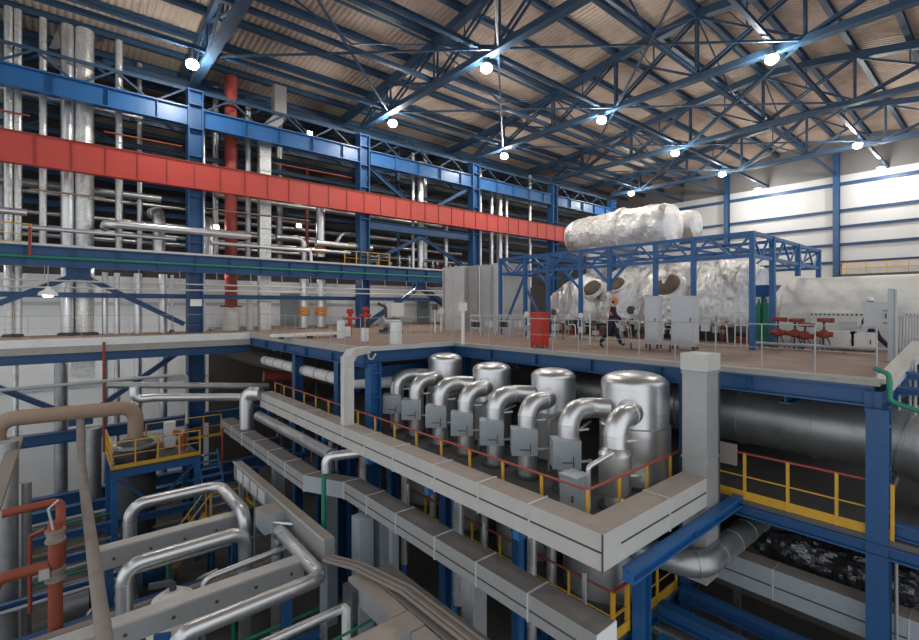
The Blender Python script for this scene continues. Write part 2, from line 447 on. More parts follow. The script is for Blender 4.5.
# ================================================================== row of blue columns and the red girder
for i, x in enumerate(COLX[1:]):
    root = T('steel_column', 'tall blue built-up column behind the red girder, %s along the row' % NTH[i], 'column', (x, CY, -10), 'columns of the pipe bay')
    b = MB(); zt_ = 14.0
    for s in (-.36, .36): b.bar((x + s, CY, -10), (x + s, CY, zt_), .07, .74, 0, (0, 1, 0))
    b.bar((x, CY - .05, -10), (x, CY - .05, zt_), .70, .06, 0, (0, 1, 0))
    b.build('shaft', 'blue', root)
    for z in (-6, -3, .6, 5.2, 7.9, 10.2, 11.8, 13.2): MB().box(x - .40, x + .40, CY - .40, CY + .36, z, z + .05).build('stiffener_plate', 'blue', root)
    MB().box(x - .46, x + .46, CY - .42, CY + .40, zt_, zt_ + .08).build('cap_plate', 'blue', root)
    if i == 0: MB().box(x - .3, x + .3, CY - .395, CY - .38, 1.55, 1.95).build('notice_plate', 'white_paint', root)

for i in range(5):
    xa, xb = COLX[i] + .40, COLX[i + 1] - .40
    if i == 0: xa = -9.0
    nm = ['before the first column', 'between first and second column', 'between second and third column', 'between third and fourth column', 'between fourth and fifth column'][i]
    root = T('crane_beam', 'deep bright blue crane beam high above the red girder, ' + nm, 'beam', (xa, CY, 12.0), 'blue crane beams')
    b = MB().ibeam((xa, CY - .1, 12.52), (xb, CY - .1, 12.52), .46, 1.06, .06, .05)
    b.build('web_and_flanges', 'bright_blue', root)
    k = xa + .1
    while k < xb:
        MB().box(k - .012, k + .012, CY - .32, CY - .13, 12.06, 12.98).build('stiffener', 'bright_blue', root); k += 2.2
    MB().box(xa, xb, CY - .12, CY - .02, 13.05, 13.15).build('crane_rail', 'dark_steel', root)
    # light walkway lattice standing on it
    root = T('lattice_girder', 'light blue-painted lattice girder on top of the crane beam, ' + nm, 'lattice girder', (xa, CY + .5, 13.05), 'lattice girders')
    MB().bar((xa, CY + .5, 14.3), (xb, CY + .5, 14.3), .12, .16).build('top_chord', 'roof_blue', root)
    MB().bar((xa, CY + .5, 13.1), (xb, CY + .5, 13.1), .12, .14).build('bottom_chord', 'blue', root)
    n = max(3, int((xb - xa) / 1.6)); st = (xb - xa) / n
    for j in range(n):
        p, q = (xa + st * j, CY + .5, 13.1), (xa + st * (j + 1), CY + .5, 14.3)
        if j % 2: p, q = (p[0], p[1], 14.3), (q[0], q[1], 13.1)
        MB().bar(p, q, .08, .10).build('lattice_brace', 'roof_blue', root)

# red girder
RY, RZ0, RZ1, RXE = 30.55, 8.28, 9.80, 41.2
root = T('crane_girder', 'long brick red box girder running past the blue columns', 'girder', (-9, RY, RZ0))
MB().box(-9, RXE, RY - .02, RY + .30, RZ0 + .03, RZ1 - .05).build('web_panel', 'red', root)
MB().box(-9, RXE, RY - .09, RY + .36, RZ1 - .05, RZ1).build('top_flange', 'rust_red', root)
MB().box(-9, RXE, RY - .09, RY + .36, RZ0, RZ0 + .04).build('bottom_flange', 'red', root)
x = -8.9
while x < RXE:
    MB().box(x - .018, x + .018, RY - .07, RY - .018, RZ0 + .04, RZ1 - .05).build('stiffener', 'rust_red', root); x += 1.36

# second floor of the pipe bay
root = T('floor_girder', 'deep blue edge girder of the upper pipe floor above the walkway', 'girder', (-9, 30.8, 3.45))
MB().ibeam((-9, 30.75, 3.97), (34, 30.75, 3.97), .40, 1.0, .06, .05).build('web_and_flanges', 'blue', root)
x = -8.5
while x < 34: MB().box(x - .012, x + .012, 30.56, 30.74, 3.52, 4.42).build('stiffener', 'blue', root); x += 1.83
MB().box(-9, 34, 30.54, 30.66, 4.47, 4.58).build('toe_board', 'fascia', root)
tag(MB().box(-9, 34, 31.65, 35, 4.15, 4.45).build('upper_floor_plate', 'mezz'), 'dark plate floor of the pipe bay behind the blue edge girder', 'floor plate')
pipe('water_main', 'long green pipe along the blue edge girder of the upper floor', [(-9, 30.40, 3.90), (32, 30.40, 3.90)], .07, 'green', gap=3.0)
steel('floor_girder', 'plain blue beam just under the red girder between second and third column', (17.7, CY, 7.6), (27.7, CY, 7.6), .4, .6, 'blue', cat='beam')
steel('bay_beam', 'thin blue rail across the white wall between walkway and upper floor', (-9, 31.7, 2.12), (34, 31.7, 2.12), .16, .26, 'blue', cat='beam')
for i, (z, yy) in enumerate(((6.0, 36.5), (7.6, 36.9), (9.4, 36.5), (11.0, 37.2))):
    steel('bay_beam', 'blue beam deep in the dark pipe bay, %s above the upper floor' % ORD[i], (-9, yy, z), (50, yy, z), .25, .32, 'blue', cat='beam')

# blue wall bracing (chevrons)
def chevron(lab, name, pts, w=.26, m='blue', y=31.35):
    root = T(name, lab, 'bracing', (pts[0][0], y, min(p[1] for p in pts)))
    for (x0, z0), (x1, z1) in zip(pts, pts[1:]):
        MB().ibeam((x0, y, z0), (x1, y, z1), w, w, .03, .03).build('brace_arm', m, root)
    xm, zm = pts[len(pts) // 2]
    MB().box(xm - .5, xm + .5, y - .05, y + .05, zm - .3, zm + .3).build('gusset_plate', m, root)
chevron('blue chevron brace above the walkway ahead of the first column', 'wall_brace', [(-4.3, .5), (.9, 3.2), (5.7, .5)])
chevron('blue V-shaped brace under the walkway ahead of the first column', 'wall_brace', [(-4.3, -.9), (1.0, -4.3), (5.7, -.9)])
chevron('blue chevron brace above the floor between second and third column', 'wall_brace', [(17.8, .3), (22.6, 3.2), (27.6, .3)])
chevron('second blue chevron brace deeper behind the one by the pump set', 'wall_brace', [(18.6, .3), (23.4, 3.2), (28.4, .3)], .22, 'blue', 33.0)
chevron('blue chevron brace under the red girder between second and third column', 'wall_brace', [(17.8, 4.8), (22.6, 7.2), (27.6, 4.8)], .24)
chevron('blue V-shaped brace above the red girder beyond the second column', 'wall_brace', [(17.8, 11.9), (22.6, 9.0), (27.7, 11.9)], .24)
steel('pit_beam', 'blue beam across the white wall below the brown header pipe', (-9, 31.0, -5.0), (30, 31.0, -5.0), .45, .55, 'blue')
steel('pit_beam', 'deep blue beam at the foot of the white wall', (-9, 31.0, -8.2), (30, 31.0, -8.2), .45, .7, 'blue')
steel('pit_beam', 'blue beam lying in front of the foot of the white wall', (-9, 28.6, -8.0), (9, 28.6, -8.0), .4, .5, 'blue')

# rear wall girts and door
for i, z in enumerate((-6.3, -3.6, -1.0, 1.6)):
    struct('trim_%d' % (i + 1), MB().box(-16, 33 if z > 0 else 8.5, WY - .08, WY, z, z + .22), 'galv_blue')
root = T('door_1', 'grey steel door in the white rear wall', 'door', at(423, 330, y=WY)); root['kind'] = 'structure'
p = at(423, 330, y=WY); MB().box(p.x - .75, p.x + .75, WY - .1, WY - .02, 0, 2.3).build('door_leaf', 'door', root)
MB().box(p.x - .5, p.x + .5, WY - .12, WY - .1, 1.35, 2.0).build('door_pane', 'glass_dark', root)
q = at(292, 325, y=WY)
root = T('door_2', 'grey panelled door behind the banded pipes', 'door', (q.x, WY, 0)); root['kind'] = 'structure'
MB().box(q.x - .95, q.x + .95, WY - .1, WY - .02, 0, 2.6).build('door_leaf', 'door', root)

# ================================================================== vertical pipes of the bay
VP = [  # px, width px, z0, z1, y, material, label
    (8.5, 7.0, 0, 16.4, 32.5, 'silver_mottled', 'mottled foil pipe rising beside the edge of the bay, first of a close pair'),
    (18, 6.2, 0, 16.4, 32.5, 'silver_mottled', 'mottled foil pipe, second of the close pair before the wide ones'),
    (43, 6.2, 4.4, 16.4, 32.6, 'silver_mottled', 'slim mottled riser on the upper floor between pair and wide risers'),
    (67.5, 11, 0, 16.4, 32.6, 'silver', 'medium silver riser next to the widest foil riser'),
    (84.5, 15.5, 0, 16.4, 32.6, 'silver_mottled', 'widest foil wrapped riser ahead of the first blue column'),
    (119, 6.4, 4.4, 16.4, 32.6, 'silver_mottled', 'slim mottled riser on the upper floor between widest riser and first column'),
    (105, 5, -9.9, 3.4, 32.6, 'silver', 'slim silver riser crossing the walkway right behind the red hose pipe'),
    (117, 5, -9.9, 3.4, 32.6, 'silver', 'slim silver riser below the upper floor, second before the first column'),
    (138, 7, -9.9, 3.4, 32.4, 'silver', 'silver riser below the upper floor crossing the blue chevron arm'),
    (163, 7.5, -9.9, 3.4, 32.4, 'silver', 'silver riser below the upper floor close to the first column'),
    (172, 3, 0, 3.4, 32.6, 'silver', 'thin pipe between a silver riser and the first column'),
    (203, 4, -5, 13.5, 32.0, 'silver', 'thin bright pipe hugging the first column'),
    (248, 5.5, 4.4, 14.5, 32.6, 'silver_dull', 'dull grey riser between red riser and square foil duct'),
    (413, 3.2, 4.4, 14.2, 32.4, 'silver', 'thin bright pipe beside a thicker riser, second to third column'),
    (420.5, 6.6, 4.4, 13.6, 32.4, 'silver', 'thick bright riser on the upper floor between second and third column'),
    (446, 4.2, 4.4, 9.9, 32.6, 'silver', 'short bright riser ending just above the red girder'),
    (480.5, 2.6, 3.5, 14, 32.4, 'silver', 'thin bright pipe right beside the third column'),
    (491.5, 3.8, 3.5, 13.6, 32.4, 'silver', 'bright riser beyond the third column, first of three'),
    (500, 4.8, 3.5, 13.6, 32.4, 'silver', 'bright riser beyond the third column, thickest of three'),
    (506.5, 3.2, 3.5, 13.6, 32.4, 'silver', 'bright riser beyond the third column, last of three'),
    (530, 3.2, 3.5, 15, 32.4, 'silver', 'lone bright riser ahead of the fourth column'),
    (231.5, 5, 0, 3.4, 33.4, 'silver_dull', 'thin grey riser behind the red riser'),
    (16, 4.4, -9.9, -.2, 32.6, 'silver_mottled', 'slim mottled riser under the walkway ahead of the V brace'),
    (61, 11, -9.9, -.4, 32.2, 'silver_dull', 'broad dull steel riser under the walkway in front of the white wall'),
]
for px, w, z0, z1, y, m, lab in VP:
    p = at(px, 307, y=y); d = (p - V((0, 0, CZ))).dot(V((FX, FY, 0)))
    r = w * d / F / 2
    o = pipe('riser_pipe', lab, [(p.x, y, z0), (p.x, y, z1)], r, m, 0, 1.9, 'risers of the pipe bay', 'pipe', 16)
    if z0 in (0, 4.4) : MB().lathe((p.x, y, z0), [(r * 1.5, 0), (r * 1.5, .10), (r * 1.05, .16)], 16).build('floor_collar', 'dark_steel', o)

p = at(231, 307, y=33.0)
root = T('red_riser', 'thick oxide red riser with white lagged foot beyond the first column', 'pipe', (p.x, 33.0, 0))
MB().tube([(p.x, 33, 1.5), (p.x, 33, 16.4)], .37, 20).rings([(p.x, 33, 1.5), (p.x, 33, 15.6)], .37, 2.4, .06, .02).build('riser_shaft', 'riser_red', root)
MB().lathe((p.x, 33, 0), [(.48, 0), (.50, .2), (.47, .4), (.50, .6), (.47, .8), (.50, 1.0), (.47, 1.2), (.46, 1.45)], 22).build('lagged_foot', 'white', root)
MB().lathe((p.x, 33, 1.5), [(.66, 0), (.66, .08), (.40, .10)], 22).build('riser_collar', 'rust_red', root)
p = at(250, 307, y=32.8)
pipe('lagged_riser', 'white lagged pipe standing beside the red riser foot', [(p.x, 32.8, 0), (p.x, 32.8, 2.0)], .24, 'white', 0, .28, None, 'pipe')
# square foil duct with offset top
p = at(264.5, 307, y=32.2); hw = .36
root = T('air_duct', 'square bright foil duct rising beyond the red riser with a stepped top', 'duct', (p.x, 32.2, 0))
b = MB().box(p.x - hw, p.x + hw, 32.0, 32.5, 0, 13.2)
b.build('duct_shaft', 'silver_mottled', root)
b = MB()
for z in (1.8, 4.6, 6.6, 8.2, 10.4, 12.0, 13.1): b.box(p.x - hw - .02, p.x + hw + .02, 31.98, 32.52, z, z + .07)
b.build('duct_joint', 'galv', root)
b = MB().bar((p.x, 32.2, 13.1), (p.x + .95, 32.2, 14.2), .62, .70); b.build('duct_offset', 'silver', root)
MB().box(p.x + .55, p.x + 1.35, 31.9, 32.55, 14.1, 16.3).build('duct_top', 'silver', root)
# banded pipes
for px, z0, z1, zb, nm, grp in ((304, 0, 3.45, .9, 'silver pipe with orange band under the upper floor, first of two', 1), (321, 0, 3.45, .9, 'silver pipe with orange band under the upper floor, second of two', 1),
                           (320.5, 5.0, 8.6, 5.3, 'silver pipe with orange band standing on the upper floor', 0)):
    p = at(px, 307, y=32.3)
    root = T('banded_pipe', nm, 'pipe', (p.x, 32.3, z0))
    MB().tube([(p.x, 32.3, z0), (p.x, 32.3, z1)], .30, 18).rings([(p.x, 32.3, z0), (p.x, 32.3, z1)], .30, .8).build('pipe_shaft', 'silver', root)
    for k in range(3): MB().lathe((p.x, 32.3, zb + .22 * k), [(.36, 0), (.42, .03), (.42, .15), (.36, .18)], 18).build('lagging_band', 'band', root)
    MB().lathe((p.x, 32.3, z0), [(.42, 0), (.42, .06)], 18).build('floor_collar', 'dark_steel', root)

# upper floor horizontal pipes
def hp(lab, a, b, r, y, m='silver', gap=2.0, ends=None, name='header_pipe'):
    p, q = at(*a, y=y), at(*b, y=y); z = (p.z + q.z) / 2
    pts = [V((p.x, y, z)), V((q.x, y, z))]
    if ends: pts = [V((p.x, y + 1.6, z))] + pts if 'b' in ends else pts
    if ends and 'd' in ends: pts.append(V((q.x, y, 4.45)))
    pipe(name, lab, pts, r, m, r * 2.5, gap)
hp('thick silver pipe lying along the upper floor across the first column', (107, 223.5), (250, 236.5), .23, 30.95, ends='b')
hp('slim silver pipe below the thick one before the first column', (22, 227), (176, 239), .11, 31.0)
hp('silver pipe with white end along the far corner of the upper floor', (-10, 208), (27, 214), .17, 31.2)
hp('slim silver pipe on the upper floor from the first column past the square duct', (211, 242.5), (311, 251), .11, 30.9, ends='d')
hp('bent silver pipe beyond the square foil duct on the upper floor', (276, 237), (304, 239), .20, 32.6, ends='d')
hp('silver header on the upper floor by the second column', (316, 242.5), (372, 248.5), .20, 31.4)
hp('pale rail pipe low on the upper floor ahead of the second column', (300, 249), (350, 253), .10, 30.95)
pp = [at(336, 243, y=32.4), at(342, 233.5, y=32.4), at(396, 238.5, y=32.4)]
pipe('header_pipe', 'silver pipe with a hooked start passing behind the second column', [pp[0], pp[1], (pp[2].x, 32.4, pp[1].z)], .14, 'silver', .6, 2)
p = at(159, 204, y=32.5)
pipe('elbow_pipe', 'silver pipe elbow bending away over the upper floor ahead of the first column', [(p.x, 32.5, 4.45), (p.x, 32.5, 7.0), (p.x, 35.5, 7.4)], .33, 'silver', .7, 1.2)
p = at(209, 204, y=32.9)
pipe('elbow_pipe', 'silver pipe elbow bending away just beyond the first column', [(p.x, 32.9, 4.45), (p.x, 32.9, 6.9), (p.x + .3, 35.5, 7.2)], .28, 'silver', .6, 1.2)
for i, z in enumerate((5.5, 6.0, 6.8, 8.0)):
    pipe('rear_pipe', 'dim silver pipe far back in the pipe bay, %s from its floor' % ORD[i], [(-9, 35.0 + .3 * i, z), (16, 35.0 + .3 * i, z)], .11, 'silver', 0, 3)
for i, (x0, x1, z, yy) in enumerate(((7.5, 16.5, 6.4, 34.5), (8, 28, 7.4, 35.5), (18.5, 34, 5.6, 34.0), (18, 30, 6.6, 35.0))):
    pipe('rear_pipe', 'dim silver pipe behind the second column, %s of its set' % ORD[i], [(x0, yy, z), (x1, yy, z)], .14, 'silver_dull', 0, 3)
for i, (a, b, y) in enumerate((((-5, 109), (30, 116), 32.0), ((104, 132), (182, 146), 32.0), ((275, 163), (352, 178), 32.0), ((30, 189), (105, 198), 32.0), ((205, 208), (310, 221), 31.9))):
    hp('thin rusty pipe along the pipe bay, %s' % ['over the close riser pair', 'over the red girder before the first column', 'over the red girder before the second column', 'clamped across the wide risers', 'under the red girder past the red riser'][i], a, b, .045, y, 'orange_pipe' if i < 3 else 'beige', 0, None, 'conduit_pipe')
for i in range(14):   # machinery on the upper floor beyond the second column
    x = 17.8 + i * .72 + random.uniform(-.1, .1); y = 31.9 + random.uniform(0, 1.2); h = random.uniform(.5, 1.2)
    root = T('valve_unit', 'small grey valve unit on the upper floor, %s beyond the second column' % ORD[i], 'valve', (x, y, 4.45), 'upper floor valve units')
    MB().cyl((x, y, 4.45), (x, y, 4.45 + h), .07, 10).build('valve_stem', 'silver', root)
    MB().ball((x, y, 4.45 + h * .55), .16, .16, .2).build('valve_body', ['silver_dull', 'rust_red', 'galv'][i % 3], root)
    MB().cyl((x, y, 4.45 + h), (x, y, 4.5 + h), .14, 14).build('handwheel', ['galv', 'silver', 'white_paint'][i % 3], root)
railing('railing', 'yellow guard rail at the end of the upper floor before the close pair', [[(-6.5, 30.9, 4.5), (-.9, 30.9, 4.5)]], 1.0, 1.5, 'yellow', 'yellow', 'yellow', 'yellow')
railing('railing', 'short yellow guard rail on the upper floor beside the second column', [[(15.6, 30.9, 4.5), (19.3, 30.9, 4.5)]], 1.0, 1.0, 'yellow', 'yellow', 'yellow')
p = at(30, 221, y=30.6)
pipe('hose_pipe', 'thin dark red drop pipe at the end of the upper floor', [(p.x, 30.35, 5.3), (p.x, 30.35, 3.95)], .06, 'rust_red', 0)

# dark blue steel high in the pipe bay
for i, (yy, zz, s_) in enumerate(((32.9, 14.9, .22), (34.2, 15.7, .26), (35.8, 13.2, .26), (37.0, 14.6, .24), (33.4, 10.9, .2), (36.2, 8.6, .25), (35.0, 12.2, .2))):
    steel('bay_beam', 'dark blue beam high in the pipe bay, %s of those behind the crane beam' % ORD[i], (-9, yy, zz), (50, yy, zz), s_, s_ * 1.3, 'roof_blue', cat='beam')
for i, x in enumerate((.7, 11.7, 22.7)):
    root = T('bay_brace', 'dark blue crossing braces in the pipe bay %s' % ['ahead of the first column', 'between first and second column', 'between second and third column'][i], 'bracing', (x, 33, 12))
    for p_, q_ in (((x - 4.8, 33.2, 12.2), (x, 33.2, 15.6)), ((x + 4.8, 33.2, 12.2), (x, 33.2, 15.6)), ((x - 4.8, 36.5, 10.5), (x + 4.8, 36.5, 15.2)), ((x + 4.8, 36.6, 10.5), (x - 4.8, 36.6, 15.2))):
        MB().bar(p_, q_, .14, .14).build('brace_arm', 'roof_blue', root)
    MB().bar((x, 35, 4.45), (x, 35, 16.4), .3, .3, 0, (0, 1, 0)).build('bay_post', 'roof_blue', root)
for i, (x, y, z0, z1, r_, m_) in enumerate(((-2.2, 35.5, 4.5, 16.3, .3, 'silver_dull'), (1.2, 36.2, 4.5, 16.3, .45, 'silver_dull'), (3.9, 34.6, 4.5, 16.3, .14, 'silver'), (8.2, 35, 4.5, 16.3, .2, 'silver'), (12.6, 35.4, 4.5, 16.3, .24, 'silver_dull'),
                                       (14.3, 34.4, 4.5, 12, .12, 'rust_red'), (19.5, 35.2, 4.5, 16, .2, 'silver_dull'), (25.5, 34.8, 4.5, 15.5, .22, 'silver'), (31.5, 34, 3.6, 15.5, .2, 'silver'), (34.5, 34.5, 3.6, 14.5, .16, 'silver'))):
    pipe('rear_riser', 'shaded riser pipe deep in the pipe bay, %s along the wall' % ORD[i], [(x, y, z0), (x, y, z1)], r_, m_, 0, 1.8)
for i, (x0, x1, y, z_, r_, m_) in enumerate(((-9, 5, 34.6, 8.2, .22, 'silver_dull'), (-4, 14, 35.4, 9.9, .3, 'silver_dull'), (7, 16, 34.2, 10.6, .12, 'silver'), (8, 27, 34.4, 8.9, .18, 'silver_dull'), (18, 36, 34.2, 10.2, .2, 'silver'), (-9, 4, 34.2, 12.9, .16, 'silver'))):
    pipe('rear_header', 'shaded level pipe deep in the pipe bay, %s from the hall end' % ORD[i], [(x0, y, z_), (x1, y, z_)], r_, m_, 0, 2.2)
root = T('foil_hood', 'bright triangular foil hood high in the pipe bay ahead of the widest riser', 'hood', at(55, 47, y=33.2))
p = at(55, 47, y=33.2); MB().add([p + V((-.5, 0, -.9)), p + V((.55, 0, -.95)), p + V((.1, 0, .95)), p + V((-.5, .6, -.9)), p + V((.55, .6, -.95)), p + V((.1, .6, .95))], [(0, 1, 2), (5, 4, 3), (0, 3, 4, 1), (1, 4, 5, 2), (2, 5, 3, 0)]).build('hood_shell', 'silver', root)
# bay floodlights
for px, py, y, w in ((216, 227, 33.3, 'behind the first column'), (299, 225.5, 33.6, 'past the square foil duct'), (310, 133, 31.0, 'on the crane beam')):
    p = at(px, py, y=y)
    root = T('floodlight', 'small lit floodlight ' + w, 'lamp', (p.x, p.y, p.z))
    MB().box(p.x - .2, p.x + .2, y + .02, y + .14, p.z - .14, p.z + .14).build('housing', 'lamp_body', root)
    MB().box(p.x - .16, p.x + .16, y - .01, y + .02, p.z - .1, p.z + .1).build('lens', 'lens_small', root)
    MB().cyl((p.x, y + .14, p.z), (p.x, y + .5, p.z), .03, 8).build('bracket', 'lamp_body', root)
# hung conduits under the upper floor
for i, (z, yy) in enumerate(((2.78, 30.3), (2.45, 30.3))):
    root = T('hung_conduit', 'long thin pale conduit hung below the blue edge girder, %s' % ['upper of two', 'lower of two'][i], 'conduit', (-9, yy, z), 'hung conduits')
    MB().cyl((-9, yy, z), (30, yy, z), .04, 8).build('conduit_run', 'flange', root)
    if i == 0:
        for k in range(20): MB().bar((-8 + 1.9 * k, yy, z), (-8 + 1.9 * k, yy + .16, 3.5), .03, .03).build('hanger', 'post', root)
p = at(48, 283, y=30)
root = T('pendant_lamp', 'white pendant lamp under the upper floor at the chevron peak', 'lamp', (p.x, 30, 2.05))
MB().lathe((p.x, 30, 2.05), [(.38, 0), (.36, .12), (.12, .30), (.08, .42)], 18).build('shade', 'white_paint', root)
MB().ball((p.x, 30, 2.07), .2, .2, .12).build('lens', 'lens_small', root)
MB().cyl((p.x, 30, 2.45), (p.x, 30.3, 3.5), .02, 6).build('hanger', 'post', root)
for i, (x, z) in enumerate(((-3.5, 3.86), (2.5, 3.86), (8.5, 3.86), (14, 3.86), (22, 3.86), (-3.5, -.75), (2, -.75), (7, -.75))):  # added fill tubes, tucked behind beams to brighten the white wall
    root = T('added_tube_lamp', 'added fill light tube %s, %s along the white wall' % ('under the upper floor' if z > 0 else 'under the walkway', ORD[i % 5]), 'lamp', (x, 33.0, z))
    MB().box(x - .8, x + .8, 32.85 if z > 0 else 33.0, 33.15 if z > 0 else 33.3, z, z + .1).build('housing', 'lamp_body', root)
    MB().cyl((x - .75, 33.0 if z > 0 else 33.15, z - .03), (x + .75, 33.0 if z > 0 else 33.15, z - .03), .05, 10).build('tube', 'added_tube_glow', root)
    for s in (-.6, .6): MB().cyl((x + s, 33.1, z + .1), (x + s, 33.1, z + (.25 if z > 0 else .55)), .02, 6).build('hanger', 'lamp_body', root)
# ================================================================== operating floor
DX, DY, LX, LY, WKY = 12.6, 1.8, 8.4, 15.2, 28.2
b = MB()
b.box(-16, LX, WKY, 33.4, -.1, 0, 1, 0); b.box(LX, DX, LY, WY, -.1, 0, 1, 0); b.box(DX, WX, DY, WY, -.1, 0, 1, 0); b.box(19.0, WX, -7.5, DY, -.1, 0, 1, 0)
o = b.build('floor_deck', ['deck', 'kerb']); o['kind'] = 'structure'
struct('wall_foundation', MB().box(21.0, 21.4, -7.5, 27, -10, -.2), 'concrete')
tag(MB().box(DX - .02, DX + .42, DY, LY + .2, 0, .025).build('kerb', 'kerb'), 'grey concrete kerb along the deck edge over the silver vessels', 'kerb', kind='thing')
tag(MB().box(LX, DX - .02, LY - .05, LY + .12, -.1, .06).build('kerb', 'flange'), 'white edge strip on the short deck side above the bent white duct', 'kerb', kind='thing')
tag(MB().box(LX - .05, LX + .12, LY + .12, WKY - .06, -.22, .05).build('kerb', 'kerb'), 'grey edge strip along the deck side over the white lagged pipe', 'kerb', kind='thing')
root = T('walkway_edge', 'long pale walkway edge in front of the white wall and pipe risers', 'walkway', (-16, WKY, -.62))
MB().box(-16, LX, WKY - .06, WKY, -.30, .06).build('toe_board', 'white_paint', root)
MB().box(-16, LX, WKY - .02, WKY + .05, -.62, -.30).build('fascia_plate', 'kerb', root)
MB().ibeam((-16, WKY + .3, -.85), (LX, WKY + .3, -.85), .3, .4).build('edge_beam', 'blue', root)
for lab, p, q in (('blue edge beam of the deck facing the row of silver elbows', (DX + .1, DY + .1, -.31), (DX + .1, LY, -.31)),
                  ('short blue edge beam of the deck above the first silver vessel', (LX, LY + .1, -.31), (DX, LY + .1, -.31)),
                  ('second blue beam under the short deck edge behind the corner column', (LX, LY + .9, -1.0), (DX, LY + .9, -1.0)),
                  ('dark blue edge beam of the deck above the white lagged pipe', (LX + .12, LY, -.46), (LX + .12, WKY, -.46)),
                  ('blue beam under the deck end beside the sloping stair cheek', (DX, DY + .1, -.42), (20.5, DY + .1, -.42))):
    steel('deck_beam', lab, p, q, .30, .42, 'blue', stiff=2.2)
for i in range(6):
    steel('deck_beam', 'dark blue cross beam under the deck, %s from the corner column' % ORD[i], (DX + .3, 14.0 - 2.1 * i, -.5), (20.9, 14.0 - 2.1 * i, -.5), .25, .5, 'blue')
for lab, x, y, w in (('stout blue column under the outer deck corner beside the big dark pipe', DX + .05, DY + .02, .35), ('dark blue deck column behind the tall square grey duct', DX + .25, 5.75, .26),
                     ('dark blue deck column behind the second and third vessel', DX + .4, 10.6, .30), ('dark blue deck column behind the first vessel', DX + .4, 14.9, .30),
                     ('bright blue deck corner column beside the bent white duct', LX + .35, LY - .1, .40), ('blue deck column behind the bent white duct', LX + .3, 17.6, .36),
                     ('blue deck column at the far stretch of the white lagged pipe', LX + .3, 22.0, .36)):
    root = T('deck_column', lab, 'column', (x, y, -9.99))
    mm = 'bright_blue' if 'bright' in lab else 'blue'
    MB().ibeam((x, y, -9.99), (x, y, -.54), w, w * 1.1, .05, .05, 0, (1, 0, 0)).build('shaft', mm, root)
    for z in (-.9, -1.75, -3.0): MB().box(x - w * .48, x + w * .48, y - w * .5, y + w * .5, z, z + .05).build('stiffener_plate', mm, root)
    MB().box(x - w * .8, x + w * .8, y - w * .8, y + w * .8, -9.995, -9.9).build('base_plate', mm, root)

railing('railing', 'galvanised guard rail along the deck edge over the vessels and the tall duct', [[(DX + .05, DY + .05, 0), (DX + .05, LY, 0)]], 1.1, 1.0, r=.011, pr=.014)
railing('railing', 'galvanised guard rail on the short deck edge by the bent white duct', [[(LX + .1, LY + .05, 0), (DX - .1, LY + .05, 0)]], 1.1, .9, r=.010, pr=.012)
railing('railing', 'galvanised guard rail along the deck side over the white lagged pipe', [[(LX + .06, LY + .3, 0), (LX + .06, WKY - .3, 0)]], 1.1, 1.25, r=.010, pr=.012)
railing('railing', 'thin guard rail along the pale walkway in front of the white wall', [[(-12, WKY + .02, 0), (LX - .1, WKY + .02, 0)]], 1.1, 1.9, r=.009, pr=.011)
railing('railing', 'galvanised barred gate at the stair head by the tall grey post', [[at(897, 363, z=0), at(934, 357, z=0)]], 1.25, .22, r=.016, pr=.018, cat='gate')

# stair head corner
a = V((DX + .1, DY - .05, .0)); c = at(921, 343.5, x=15.2)
root = T('stair_cheek', 'pale sloping stair cheek plate at the outer deck corner', 'stair cheek', a)
MB().bar(a, c, .30, .10).build('cheek_plate', 'galv_pale', root)
MB().bar(a + V((0, -.1, -.10)), c + V((0, -.1, -.10)), .06, .18).build('cheek_flange', 'flange', root)
pipe('drain_pipe', 'green pipe bending over the outer deck corner', [at(874, 368, x=12.4), at(889, 374, x=12.4), at(890, 401, x=12.4), at(925, 413.5, x=12.4)], .045, 'green', .1)
for i, (y0, y1) in enumerate(((383, 386), (366, 372))):
    steel('stair_beam', 'blue beam under the stair cheek, %s' % ['lower of two', 'upper of two'][i], at(897, y0 + 8, x=13.6), at(928, y1 + 6, x=13.6), .16, .16, 'blue')
for i, (px, y0, y1) in enumerate(((899, 372, 410), (910, 362, 410), (915, 360, 415))):
    pipe('stair_post', 'thin grey post under the stair cheek, %s from the corner' % ORD[i], [at(px, y0, x=13.8), at(px, y1, x=13.8)], .03, 'post', 0)

# ================================================================== turbine hall machines
def foil_body(cx, cz, prof, amp, m, zmin, name, root, seg=110, step=.06, sx=1.0):
    ys = []; y = prof[0][0]
    while y < prof[-1][0] - 1e-6: ys.append(y); y += step
    ys.append(prof[-1][0])
    def rad(y):
        for (a, ra), (c, rc) in zip(prof, prof[1:]):
            if a <= y <= c:
                t = (y - a) / (c - a); t = t * t * (3 - 2 * t); return ra + (rc - ra) * t
        return prof[-1][1]
    vs = []
    for y in ys:
        R = rad(y)
        for k in range(seg):
            t = 2 * PI * k / seg
            p = V((math.cos(t) * R, y, math.sin(t) * R))
            d = amp * (noise.noise(p * 1.3 + V((cx, 0, 0))) * .8 + noise.noise(p * 3.1) * .5 + abs(noise.noise(p * 5.0)) * .7 - abs(noise.noise(p * 9.0)) * .5)
            q = V((cx + math.cos(t) * (R + d) * sx, y, cz + math.sin(t) * (R + d)))
            if q.z < zmin: q.z = zmin
            vs.append(q)
    n = len(ys)
    b = MB()
    b.add(vs, [(i * seg + (k + 1) % seg, i * seg + k, (i + 1) * seg + k, (i + 1) * seg + (k + 1) % seg) for i in range(n - 1) for k in range(seg)], 0, True)
    b.add(vs[:seg], [list(range(seg))]); b.add(vs[-seg:], [list(range(seg))[::-1]])
    return b.build(name, m, root, sharp=14)

